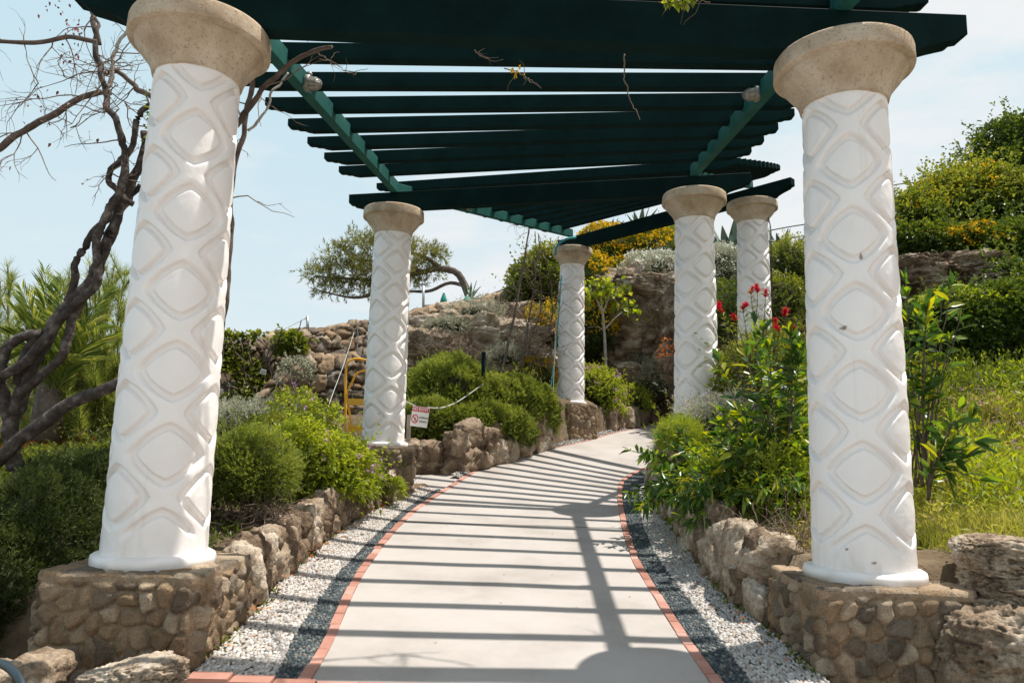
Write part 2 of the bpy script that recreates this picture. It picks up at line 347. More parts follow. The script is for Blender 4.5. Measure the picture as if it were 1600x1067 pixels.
MAT['grass'] = leaf_mat('meadow_grass', [(0, (.13, .15, .035)), (.45, (.30, .33, .06)), (.75, (.46, .43, .13)), (1, (.50, .38, .22))], .45, .6, .2)
MAT['agave'] = leaf_mat('agave_blades', [(0, (.10, .15, .10)), (1, (.24, .31, .24))], .08, .5, .3)
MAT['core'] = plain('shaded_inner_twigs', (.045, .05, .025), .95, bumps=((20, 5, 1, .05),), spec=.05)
MAT['steel'] = plain('galvanised_steel', (.45, .47, .48), .4, .8)
MAT['lampglass'] = plain('dusty_lamp_glass', (.30, .27, .23), .18, 0)
MAT['lampcage'] = plain('weathered_lamp_cage', (.23, .23, .21), .5, .5)
MAT['postgreen'] = plain('dark_green_post_paint', (.006, .018, .015), .8, spec=.05)
MAT['yellowpaint'] = noise_mat('yellow_ladder_paint', [(.3, (.80, .38, .015)), (.7, (.88, .46, .03))], 6, 4, .4, ((60, 3, .2, .002),), .5, stain=(20, .7, (.4, .2, .03)))
MAT['rope'] = plain('pale_rope', (.52, .52, .50), .9)
MAT['tealrope'] = plain('turquoise_rope', (.05, .33, .36), .8)
MAT['cable'] = plain('black_cable', (.02, .02, .022), .6)
MAT['signwhite'] = plain('sign_white', (.80, .79, .76), .45)
MAT['signred'] = plain('sign_red', (.55, .02, .03), .45)
MAT['signblack'] = plain('sign_black', (.03, .03, .035), .5)
MAT['board'] = noise_mat('tan_board', [(.3, (.30, .23, .155)), (.7, (.40, .31, .22))], 4, 4, .8, ((50, 3, .2, .003),), .2)
MAT['wood'] = noise_mat('weathered_post_wood', [(.3, (.22, .19, .15)), (.7, (.40, .36, .31))], 6, 5, .85, ((60, 3, .4, .004),), .1)
MAT['parasol'] = plain('green_canvas', (.02, .25, .20), .8)
MAT['hose'] = plain('blue_grey_hose', (.018, .032, .042), .45)
MAT['sea'] = plain('sea_water', (.05, .16, .22), .15, bumps=((.5, 4, .3, .3),))

# ------------------------------------------------------------------ path layout (metres)
GY = [-8, 0, 2.5, 3.9, 4.6, 6.5, 9.0, 10.1, 12, 14.4, 15.2, 19, 26]; GZ = [-.6, .12, .33, .46, .53, .705, .94, 1.10, 1.40, 1.82, 1.99, 2.55, 3.6]
def g(y): return np.interp(y, GY, GZ)
def curve(pts, n=160):
    return smooth_line(np.array(pts, float), n)
K_in_L = curve([(-.95, 2.2), (-.95, 3.9), (-.96, 4.3), (-1.0, 4.75), (-1.05, 5.3), (-1.085, 5.9), (-1.10, 6.6), (-1.095, 7.3), (-1.06, 8.06), (-1.0, 8.86), (-.79, 9.89), (-.52, 11.05), (-.25, 11.97), (.34, 12.91), (1.08, 13.80), (2.0, 15.05), (3.15, 16.9), (4.15, 19.4)])
K_in_R = curve([(1.05, 2.2), (1.04, 3.95), (1.03, 4.8), (1.04, 5.5), (1.06, 6.36), (1.14, 7.42), (1.30, 8.88), (1.45, 10.04), (1.63, 10.88), (1.97, 11.6), (2.8, 12.7), (4.0, 14.1), (5.4, 16.2), (6.8, 18.9)])
D_L = curve([(-1.10, 3.0), (-1.13, 3.82), (-1.20, 4.41), (-1.24, 4.95), (-1.265, 5.4), (-1.28, 5.94), (-1.27, 6.51), (-1.255, 7.2), (-1.22, 7.91), (-1.15, 8.83), (-1.0, 9.67), (-.82, 10.17)])
W_L = curve([(-1.53, 2.2), (-1.53, 3.6), (-1.53, 4.36), (-1.55, 4.85), (-1.60, 5.33), (-1.605, 5.96), (-1.60, 6.6), (-1.57, 7.43), (-1.50, 8.18), (-1.38, 8.75), (-1.28, 9.1), (-1.17, 9.85)])
W_L2 = curve([(-.93, 10.2), (-.73, 11.0), (-.28, 11.7), (.30, 12.6), (1.02, 13.95), (1.84, 15.1), (2.91, 16.7), (3.83, 18.3), (4.6, 20.2)])
D_R = curve([(1.26, 3.0), (1.25, 3.88), (1.26, 4.6), (1.265, 5.4), (1.28, 6.03), (1.32, 6.88), (1.43, 8.0), (1.62, 9.3), (1.78, 10.2), (2.02, 10.9)])
W_R = curve([(1.64, 2.2), (1.63, 3.4), (1.61, 4.2), (1.57, 4.8), (1.54, 5.5), (1.60, 6.4), (1.67, 7.4), (1.70, 8.1), (1.78, 9.0), (1.94, 10.1), (2.25, 11.0), (3.1, 12.1), (4.6, 13.8), (6.0, 16.0), (7.4, 18.8)])
def xl(y): # left limit of paved ground
    a = np.interp(y, W_L[:, 1], W_L[:, 0]); b = np.interp(y, W_L2[:, 1], W_L2[:, 0]); return np.where(y < 9.98, a, b)
def xr(y): return np.interp(y, W_R[:, 1], W_R[:, 0])

CP = np.array([(-2,5,.88),(-2.5,4,.72),(-3.5,4,.5),(-2.4,6.3,1.02),(-2.2,8,1.2),(-2.1,9.0,1.25),(-4,6,.75),(-5,8,.85),(-4,10,1.25),(-2.5,10.8,1.16),(-1.6,10.6,1.12),(-3,12,1.4),(-1.6,12,1.35),
 (-1,13,2.1),(-.6,14,2.4),(.3,14.6,2.6),(0,16,3.4),(.5,17.5,4.6),(-2.5,14,2.2),(-4.5,12.2,1.6),(-7,6,.0),(-10,8,-1.2),(-20,10,-4),(-30,20,-6),(-12,4,-2),(-8,0,-1.2),(-20,0,-5),(-3,0,-.3),(-4,2,0),(-3,-5,-.6),(-40,40,-7),(-60,0,-8),(-60,60,-8),
 (-5.5,14.4,3.0),(-4,16,3.7),(-2,18,4.6),(0,19.8,5.2),(-8,14,2.0),(-12,16,.5),(-5,25,3.0),(0,30,4.6),(-15,30,-2),(-10,60,1),(10,60,5),
 (2.2,5,1.0),(3.5,5,1.15),(5,5,1.45),(2.3,7,1.2),(3.5,7,1.5),(5,8,2.15),(5.4,9,2.45),(7,8,2.7),(2.5,9,1.35),(3.5,10,1.9),(3,11,1.7),(4.2,12.2,2.0),(5.5,10.5,3.0),(7,11,4.0),(8,13,5.4),(9,14,6.3),(7,14,5.0),(5.8,12.5,3.3),(12,12,6.5),(10,9,4.5),(8,5,2.0),(12,5,2.8),(6,3,1.0),(10,0,1),(3,2,.6),(3,-5,-.3),(20,0,2),(30,-5,2),
 (3,20,4),(2,18.6,4.2),(1.3,16.6,3.1),(4.5,21.5,4.6),(6.5,22,5),(9,18,5.3),(3,23,6.4),(6,25,6.9),(10,22,7.2),(15,20,8),(20,15,7.5),(15,30,7.5),(5,32,6.4),(0,24,5.8),(30,30,8),(60,20,8),(60,60,8),(2.6,18.6,2.9),(1.6,16,2.5)], float)
def terrain(x, y):
    x = np.asarray(x, float); y = np.asarray(y, float)
    num = 0; den = 0
    for (a, b, c) in CP:
        sc = 1 + .12 * max(0, math.hypot(a, b - 10) - 12)
        d2 = ((x - a) ** 2 + (y - b) ** 2) / sc ** 2 + .12; wgt = d2 ** -2.2; num = num + wgt * c; den = den + wgt
    h = num / den + .05 * fbm(np.stack([x * 1.3, y * 1.3, x * 0], -1), 3, 5)
    kf = sstep(4.35, 3.95, y) * sstep(11, 7, np.abs(x)); h = h * (1 - kf) + np.minimum(h, g(y) - .22 - .1 * np.abs(x)) * kf
    l = xl(y); r = xr(y)
    inside = np.minimum(x - (l - .22), (r + .22) - x)
    k = sstep(0, .2, inside) * sstep(-6, -4, y) * sstep(21.5, 20, y)
    return h * (1 - k) + (g(y) - .10) * k

# terrain sheet
ax = np.concatenate([-np.geomspace(120, 5.2, 42), np.arange(-5, 8.01, .11), np.geomspace(8.3, 120, 42)])
ay = np.concatenate([-np.geomspace(40, 2.4, 14), np.arange(-2, 3, .4), np.arange(3, 20.01, .11), np.geomspace(20.4, 160, 44)])
GX, GYY = np.meshgrid(ax, ay, indexing='ij')
V = np.stack([GX, GYY, terrain(GX, GYY)], -1).reshape(-1, 3)
tag(mesh('ground', V, gridfaces(len(ax), len(ay)), MAT['soil']), None, None, kind='structure')
# sea
V = np.array([(-3000, -1500, -7.5), (-30, -1500, -7.5), (-30, 3500, -7.5), (-3000, 3500, -7.5)])
tag(mesh('sea', V, np.array([[0, 1, 2, 3]]), MAT['sea']), None, None, kind='structure')
# far pale headland on the left
ux = np.linspace(-95, -22, 90); uy = np.linspace(62, 100, 24); A, B = np.meshgrid(ux, uy, indexing='ij')
hh = -8 + 15.5 * np.exp(-((B - 82) / 12.) ** 2) * sstep(-15, -45, A) + 1.2 * fbm(np.stack([A * .12, B * .12, A * 0], -1), 4, 3)
tag(mesh('headland', np.stack([A, B, hh], -1).reshape(-1, 3), gridfaces(90, 24), MAT['rock']), None, None, kind='structure')

# paved sheets ------------------------------------------------------
def lin(c, y): return np.interp(y, c[:, 1], c[:, 0])
def strip(name, cl, cr, y0, y1, n, m, dzl, dzr, mat, wav=0):
    ys = np.linspace(y0, y1, n); l = lin(cl, ys) if not callable(cl) else cl(ys); r = lin(cr, ys) if not callable(cr) else cr(ys)
    t = np.linspace(0, 1, m)[None]; X = l[:, None] * (1 - t) + r[:, None] * t; Yv = ys[:, None] + 0 * t
    Z = g(Yv) + dzl * (1 - t) + dzr * t
    if wav: Z = Z + wav * fbm(np.stack([X * 2, Yv * 2, X * 0], -1), 3, 4)
    return tag(mesh(name, np.stack([X, Yv, Z], -1).reshape(-1, 3), gridfaces(n, m)[:, ::-1], mat), None, None, kind='structure')
KW = .064
strip('footpath', lambda y: lin(K_in_L, y), lambda y: lin(K_in_R, y), 3.845, 19.3, 260, 24, 0, 0, MAT['concrete'], .004)
strip('pebble_bed', W_L, K_in_L, 3.845, 9.9, 140, 8, .03, -.012, MAT['mortar'])
strip('pebble_bed', K_in_R, W_R, 3.845, 18.8, 240, 8, -.012, .03, MAT['mortar'])
strip('pebble_bed', W_L2, K_in_L, 10.7, 18.9, 150, 6, .05, -.012, MAT['mortar'])
# side path turning off to the left behind the second left column
V = []; ys = np.linspace(9.86, 11.0, 12); xs = np.linspace(-6.5, -.35, 40)
for x in xs:
    for y in ys: V.append((x, y, float(g(y)) - .012 - .02 * max(0, -1.2 - x) ))
tag(mesh('side_path', V, gridfaces(40, 12)[:, ::-1], MAT['concrete']), None, None, kind='structure')
# unseen pale paving added to bounce light onto the column fronts
xs = np.linspace(-1.54, 1.64, 24); ys = np.linspace(-7, 3.755, 60); A, B = np.meshgrid(xs, ys, indexing='ij')
tag(mesh('bounce_pavement', np.stack([A, B, g(B) - .004], -1).reshape(-1, 3), gridfaces(24, 60), MAT['concrete']), None, None, kind='structure')
xs = np.linspace(-9, 9, 40); ys = np.linspace(-7, 2.2, 40); A, B = np.meshgrid(xs, ys, indexing='ij')
tag(mesh('bounce_pavement', np.stack([A, B, g(B) - .012], -1).reshape(-1, 3), gridfaces(40, 40), MAT['concrete']), None, None, kind='structure')
# expansion joint across the concrete
Vj = []; 
for x in np.linspace(-1.1, 1.2, 30): 
    yy = 7.85 - .03 * x + .01 * math.sin(x * 5); Vj += [(x, yy, float(g(yy)) + .008), (x, yy + .02, float(g(yy + .02)) + .008)]
tag(mesh('path_joint', Vj, gridfaces(30, 2)[:, ::-1], MAT['mortar']), None, None, kind='structure')

def kerb(name, cv, side, y0, y1, ln=.2, z=.006):
    a = Acc(); y = y0; r = random.Random(5)
    while y < y1:
        y2 = y + ln * r.uniform(.92, 1.06); p = np.array([lin(cv, y + .004), y + .004]); q = np.array([lin(cv, y2 - .006), y2 - .006])
        d = (q - p) / np.linalg.norm(q - p); nrm = np.array([-d[1], d[0]]) * side; wd = KW * r.uniform(.95, 1.05); o = r.uniform(-.004, .004)
        zz = r.uniform(0, .004) + z
        c = [p + nrm * o, q + nrm * o, q + nrm * (wd + o), p + nrm * (wd + o)]
        b = .004; cc = [(c[k] - sum(c) / 4) * (1 - b / .05) + sum(c) / 4 for k in range(4)]
        Vv = [(*c[k], float(g(c[k][1])) - .05) for k in range(4)] + [(*c[k], float(g(c[k][1])) + zz - b) for k in range(4)] + [(*cc[k], float(g(cc[k][1])) + zz) for k in range(4)]
        Fq = [[0, 1, 5, 4], [1, 2, 6, 5], [2, 3, 7, 6], [3, 0, 4, 7], [4, 5, 9, 8], [5, 6, 10, 9], [6, 7, 11, 10], [7, 4, 8, 11], [8, 9, 10, 11]]
        a.add(Vv, np.array(Fq), r.uniform(.1, .9)); y = y2
    return tag(a.build(name, MAT['brick'], smooth=False), None, None, kind='structure')
kerb('brick_kerb', K_in_L, 1, 3.85, 10.6)
kerb('brick_kerb', K_in_R, -1, 3.85, 18.4)
kerb('brick_kerb', K_in_L, 1, 10.6, 19.0, z=.004)
# cross band of bricks at the foot of the frame
a = Acc(); r = random.Random(3); x = -1.53
while x < 1.62:
    ln_ = .205; Vb, Fb = box((x + ln_ / 2, 3.80, 0), (ln_ - .008, .085, .08)); Vb[:, 2] += g(Vb[:, 1]) - .036 + r.uniform(0, .004)+ (.03 * max(0, -1.03 - x) / .5 if x < 0 else .03 * max(0, x - 1.1) / .5); a.add(Vb, Fb, r.uniform(.1, .7)); x += ln_
tag(a.build('brick_band', MAT['brick'], smooth=False), None, None, kind='structure')

# pebbles -------------------------------------------------------------
def pebbles(name, label, cl, cr, y0, y1, dl, dr, t0, t1, tones, seed, pitch=.030):
    rng = np.random.default_rng(seed); pts = []
    ys = np.arange(y0, y1, pitch * .95)
    for k, y in enumerate(ys):
        l, r_ = float(cl(y)), float(cr(y)); zl, zr = dl, dr
        a0 = l + (r_ - l) * t0(y); a1 = l + (r_ - l) * t1(y); n = int((a1 - a0) / (pitch * .62))
        if n < 1: continue
        xs = a0 + (np.arange(n) + .5 + .5 * (k % 2) * .8) * (a1 - a0) / n
        q = np.stack([xs, np.full(n, y)], -1); pts.append(q)
    P = np.concatenate(pts); P += rng.normal(0, pitch * .13, P.shape)
    P = P[rng.random(len(P)) > .03]
    n = len(P); tt = (P[:, 0] - cl(P[:, 1])) / (cr(P[:, 1]) - cl(P[:, 1])); Z = g(P[:, 1]) + dl * (1 - tt) + dr * tt
    # half-ellipsoid pebble template
    th = np.arange(7) / 7 * 2 * np.pi; T = [(0, 0, 1)]
    for rr, zz in ((.55, .84), (.92, .42), (1, -.15)): T += [(rr * math.cos(q), rr * math.sin(q), zz) for q in th]
    T = np.array(T); j = np.arange(7); j2 = (j + 1) % 7
    Ft = np.stack([0 * j, 1 + j, 1 + j2], -1); Fq = np.concatenate([np.stack([1 + 7 * k + j, 8 + 7 * k + j, 8 + 7 * k + j2, 1 + 7 * k + j2], -1) for k in (0, 1)])
    sx = pitch * .40 * rng.uniform(.8, 1.25, n); sy = pitch * .56 * rng.uniform(.8, 1.25, n); sz = .0095 * rng.uniform(.6, 1.3, n); an = rng.normal(0, .25, n)
    X = T[None, :, 0] * sx[:, None]; Yv = T[None, :, 1] * sy[:, None]; tilt = rng.normal(0, .15, n)
    XX = X * np.cos(an)[:, None] - Yv * np.sin(an)[:, None]; YY = X * np.sin(an)[:, None] + Yv * np.cos(an)[:, None]; ZZ = T[None, :, 2] * sz[:, None] + XX * tilt[:, None]
    V = np.stack([XX + P[:, 0:1], YY + P[:, 1:2], ZZ + Z[:, None] + .003], -1).reshape(-1, 3)
    off = (np.arange(n) * len(T))[:, None, None]
    c = np.array(tones)[rng.integers(0, len(tones), n)] * rng.uniform(.68, 1.04, (n, 1))
    o = mesh(name, V, [(Ft[None] + off).reshape(-1, 3), (Fq[None] + off).reshape(-1, 4)], MAT['pebble'], col=np.repeat(c, len(T), 0))
    return tag(o, label, 'pebbles', kind='stuff')
WT = [(.60, .56, .51), (.66, .63, .59), (.50, .44, .38), (.60, .575, .55), (.55, .47, .40), (.64, .62, .60), (.40, .36, .33)]
DK = [(.05, .07, .08), (.08, .105, .115), (.035, .05, .06), (.12, .14, .145), (.22, .22, .20), (.065, .085, .09)]
kl = lambda y: lin(K_in_L, y) - KW - .005
kr = lambda y: lin(K_in_R, y) + KW + .005
fl = lambda y: (lin(D_L, y) - lin(W_L, y)) / (kl(y) - lin(W_L, y))
fr = lambda y: (lin(D_R, y) - kr(y)) / (lin(W_R, y) - kr(y))
one = lambda y: 1.0; zero = lambda y: 0.0
pebbles('white_pebbles', 'white pebble mosaic along the left edge of the path', lambda y: lin(W_L, y), kl, 3.87, 9.9, .03, -.01, zero, fl, WT, 1)
pebbles('dark_pebbles', 'dark grey pebble mosaic beside the left brick kerb', lambda y: lin(W_L, y), kl, 3.87, 9.9, .03, -.01, fl, one, DK, 2, .028)
pebbles('dark_pebbles', 'dark grey pebble mosaic beside the right brick kerb', kr, lambda y: lin(W_R, y), 3.87, 12.3, -.01, .03, zero, fr, DK, 3, .028)
pebbles('white_pebbles', 'white pebble mosaic along the foot of the right stone wall', kr, lambda y: lin(W_R, y), 3.87, 12.3, -.01, .03, fr, one, WT, 4)
pebbles('white_pebbles', 'far strip of white pebbles below the planter wall', lambda y: lin(W_L2, y), lambda y: lin(K_in_L, y) - KW, 10.7, 18.8, .05, -.01, zero, one, WT, 5, .05)

# ------------------------------------------------------------------ stonework
STN = np.array([(.27, .19, .12), (.35, .25, .16), (.19, .14, .10), (.39, .29, .195), (.30, .205, .125), (.21, .17, .13), (.44, .35, .25)])
def stonecol(idr, idr2, mortar, mcol=(.46, .34, .225)):
    c = 1.05 * STN[np.clip((idr * len(STN)).astype(int), 0, len(STN) - 1)] * (.75 + .5 * idr2)[..., None]
    m = mortar[..., None]; return c * (1 - m) + np.array(mcol) * m
def stone_relief(U, cell, seed, bulge=.036, gap=.10, warp=.022):
    wob = np.stack([fbm(np.concatenate([U * 9, U[..., :1] * 0], -1), 3, seed + 20), fbm(np.concatenate([U * 9, U[..., :1] * 0 + 5], -1), 3, seed + 21)], -1) * warp
    f1, f2, a, b = voronoi(U + wob, cell, seed)
    e = f2 - f1; h = sstep(0.02, gap + .16, e)
    h = bulge * (h ** .7) * (.55 + .7 * a) + .010 * fbm(np.concatenate([U * 26, a[..., None] * 9], -1), 3, seed + 3) * sstep(0.05, .2, e) + .004 * fbm(np.concatenate([U * 90, a[..., None] * 9], -1), 2, seed + 8)
    return h, a, b, 1 - sstep(gap * .45, gap * 1.0, e)
def plinth(c, sx, sy, z0, z1, seed, parent, rz=0, res=.012, cell=.115):
    """four-sided rubble block"""
    per = 2 * (sx + sy); n = int(per / res); m = int((z1 - z0) / res); s = np.linspace(0, per, n, endpoint=False); rad = .035
    P = np.zeros((n, 2)); Nn = np.zeros((n, 2))
    for k, q in enumerate(s):
        if q < sx: P[k] = (-sx/2 + q, -sy/2); Nn[k] = (0, -1); e = min(q, sx - q)
        elif q < sx + sy: q -= sx; P[k] = (sx/2, -sy/2 + q); Nn[k] = (1, 0); e = min(q, sy - q)
        elif q < 2*sx + sy: q -= sx + sy; P[k] = (sx/2 - q, sy/2); Nn[k] = (0, 1); e = min(q, sx - q)
        else: q -= 2*sx + sy; P[k] = (-sx/2, sy/2 - q); Nn[k] = (-1, 0); e = min(q, sy - q)
        if e < rad:
            cs = np.sign(P[k]); cs[cs == 0] = 1; P[k] = P[k] - cs * rad * (1 - e / rad) ** 2 * .35
    zz = np.linspace(0, z1 - z0, m); U = np.stack(np.broadcast_arrays(s[:, None], zz[None]), -1)
    h, a, b, mo = stone_relief(U, cell, seed); 
    topm = sstep(.05, .015, (z1 - z0) - zz)[None] + 0 * h; h = h * (1 - topm) + (.018 + .02 * fbm(np.stack([s[:, None] * 7 + 0 * zz, s[:, None] * 0 + 0 * zz, s[:, None] * 0 + 0 * zz], -1), 3, seed)) * topm
    wr = fbm(np.stack([P[:, 0][:, None] * 3 + 0 * zz, P[:, 1][:, None] * 3 + 0 * zz, zz[None] * 3 + 0 * P[:, :1]], -1), 3, seed + 40) * .012
    XY = P[:, None] + Nn[:, None] * (h + wr)[..., None]
    zt = zz[None] + topm * .018 * fbm(np.stack([s[:, None] * 6 + 0 * zz, s[:, None] * 0 + 0 * zz + 3, s[:, None] * 0 + 0 * zz], -1), 3, seed + 2)
    Vs = np.stack([XY[..., 0], XY[..., 1], zt], -1).reshape(-1, 3); colr = stonecol(a, b, np.maximum(mo, topm * .7)).reshape(-1, 3)
    fs = gridfaces(n, m, True)
    # top: rings shrinking inwards
    rim = np.stack([XY[:, -1, 0], XY[:, -1, 1], zt[:, -1]], -1); rings = [rim]
    for t in (.985, .96, .93, .90, .87, .84, .81, .78, .74, .70, .65, .6, .5, .3, .02):
        q = rim * [t, t, 1]; q[:, 2] = (z1 - z0) + .008 * fbm(np.concatenate([q[:, :2] * 9, q[:, :1] * 0], -1), 3, seed + 7) * (1 if t < .95 else .3) + .006; rings.append(q)
    R_ = np.stack(rings, 1); Vt = R_.reshape(-1, 3); ft = gridfaces(n, len(rings), True)
    f1_, f2_, ia, ib = voronoi(Vt[:, :2] + .02 * np.stack([fbm(Vt * 9, 2, seed + 61), fbm(Vt * 9, 2, seed + 62)], -1), .17, seed + 60); ed = sstep(.02, .14, f2_ - f1_); Vt[len(rim):, 2] += 0; Vt[:, 2] += .012 * ed * (.5 + ia) * (np.arange(len(Vt)) % len(rings) > 0); ct = stonecol(ia, ib, 1 - ed, (.36, .28, .20)) * (1 + .3 * fbm(Vt * 14, 3, seed))[:, None]
    Vv = np.concatenate([Vs, Vt]); cz, sz = math.cos(rz), math.sin(rz)
    Vv = Vv @ np.array([[cz, -sz, 0], [sz, cz, 0], [0, 0, 1]]).T + np.array([c[0], c[1], z0])
    return mesh('plinth', rel(Vv, parent), [np.concatenate([fs, ft + len(Vs)])], MAT['stone'], parent, True, np.concatenate([colr, ct]))

def stone_wall(name, label, line, z0, z1, seed, thick=.4, res=.035, cell=.3, bulge=.07, mat='stone', lean=0, jag=.06, group=None):
    """line (n,2); z0,z1 arrays: bottom and top per node"""
    L_ = np.array([(p[0], p[1], a, b) for p, a, b in zip(line, z0, z1)], float)
    ln_ = np.linalg.norm(np.diff(L_[:, :2], axis=0), axis=1).sum(); n = max(8, int(ln_ / res))
    Q = smooth_line(L_, n); d = np.concatenate([[0], np.cumsum(np.linalg.norm(np.diff(Q[:, :2], axis=0), axis=1))])
    T = np.gradient(Q[:, :2], axis=0); T /= np.linalg.norm(T, axis=1)[:, None]; Nn = np.stack([T[:, 1], -T[:, 0]], -1)    # front normal = right of direction
    H = (Q[:, 3] - Q[:, 2]).max(); mf = int(H / res); mt = max(4, int(thick / res))
    top = Q[:, 3] + jag * fbm(np.stack([d * 2.2, d * 0, d * 0], -1), 4, seed)
    tf = np.linspace(0, 1, mf)
    zf = Q[:, 2][:, None] + (top - Q[:, 2])[:, None] * tf[None]; Uf = np.stack(np.broadcast_arrays(d[:, None], zf), -1)
    h, a, b, mo = stone_relief(Uf, cell, seed, bulge, .08, .075); h = h + .06 * bulge / .07 * fbm(np.stack([Uf[..., 0] * 1.2, Uf[..., 1] * 1.2, Uf[..., 0] * 0], -1), 3, seed + 11)
    h = h * .35 + bulge * sstep(.0, .16, 1 - mo) * (.35 + .5 * a); h = h + bulge * .9 * (ridged(np.stack([Uf[..., 0] * 5 + a * 9, Uf[..., 1] * 5, b * 3], -1), 4, seed + 15) - .2) * .55
    rnd = sstep(1, 1 - .09 / max(H, .2) * 1.5, tf)[None]
    off = h - (1 - rnd) * .05 - lean * tf[None] * (top - Q[:, 2])[:, None]
    XYf = Q[:, None, :2] + Nn[:, None] * off[..., None]
    tt = np.linspace(0, 1, mt)[1:]; Ut = np.stack(np.broadcast_arrays(d[:, None], top[:, None] + tt[None] * thick), -1)
    h2, a2, b2, mo2 = stone_relief(Ut, cell, seed, bulge, .08, .075)
    XYt = Q[:, None, :2] + Nn[:, None] * (-(tt * thick)[None] - .05 - lean * (top - Q[:, 2])[:, None])[..., None]; zt = top[:, None] + h2 - .02 - .1 * np.maximum(0, tt - .7)[None]
    XYb = XYt[:, -1:] ; zb = Q[:, 2:3]
    X = np.concatenate([XYf, XYt, XYb], 1); Z = np.concatenate([zf, zt, zb], 1); A_ = np.concatenate([a, a2, a2[:, -1:]], 1); B_ = np.concatenate([b, b2, b2[:, -1:]], 1); M2 = np.concatenate([mo, mo2, mo2[:, -1:]], 1)
    Vv = np.concatenate([X, Z[..., None]], -1); c = stonecol(A_, B_, M2 * .8, (.13, .095, .07)) * 1.05; wx = sstep(-.05, .45, fbm(Vv * np.array([1.6, 1.6, 1.1]), 5, seed + 50)); c = c * (1 - .45 * wx[..., None]); wl = sstep(.15, .5, fbm(Vv * 5.5, 4, seed + 51))[..., None]; c = c * (1 - wl * .5) + np.array([.50, .46, .40]) * wl * .5
    o = mesh(name, Vv.reshape(-1, 3), gridfaces(n, X.shape[1]), MAT[mat], None, True, c.reshape(-1, 3))
    return tag(o, label, 'wall', group)

def edging(name, label, cv, y0, y1, side, h0, seed, size=(.24, .17, .26), rows=2, dz=.05):
    a = Acc(); r = random.Random(seed); y = y0; k = 0
    while y < y1:
        ln_ = size[0] * r.uniform(.7, 1.3)
        for row in range(rows):
            x = lin(cv, y + ln_ / 2); x2 = lin(cv, y + ln_ / 2 + .05); ang = math.atan2(.05, x2 - x) - math.pi / 2
            hh = h0 / rows * r.uniform(.9, 1.25); yy = y + ln_ / 2 + r.uniform(-.06, .06)
            Vv, Fc = rock((x + side * (.09 + .035 * row + r.uniform(-.02, .03)), yy, float(g(yy)) + dz + hh * (row + .42)), (size[1] * r.uniform(1.0, 1.5), ln_ * 1.15, hh * 1.35), 4, seed * 100 + k, ang + r.uniform(-.2, .2), .31)
            a.add(Vv, Fc, r.uniform(0, 1)); k += 1
        y += ln_ * .88
    return tag(a.build(name, MAT['rock']), label, 'wall')

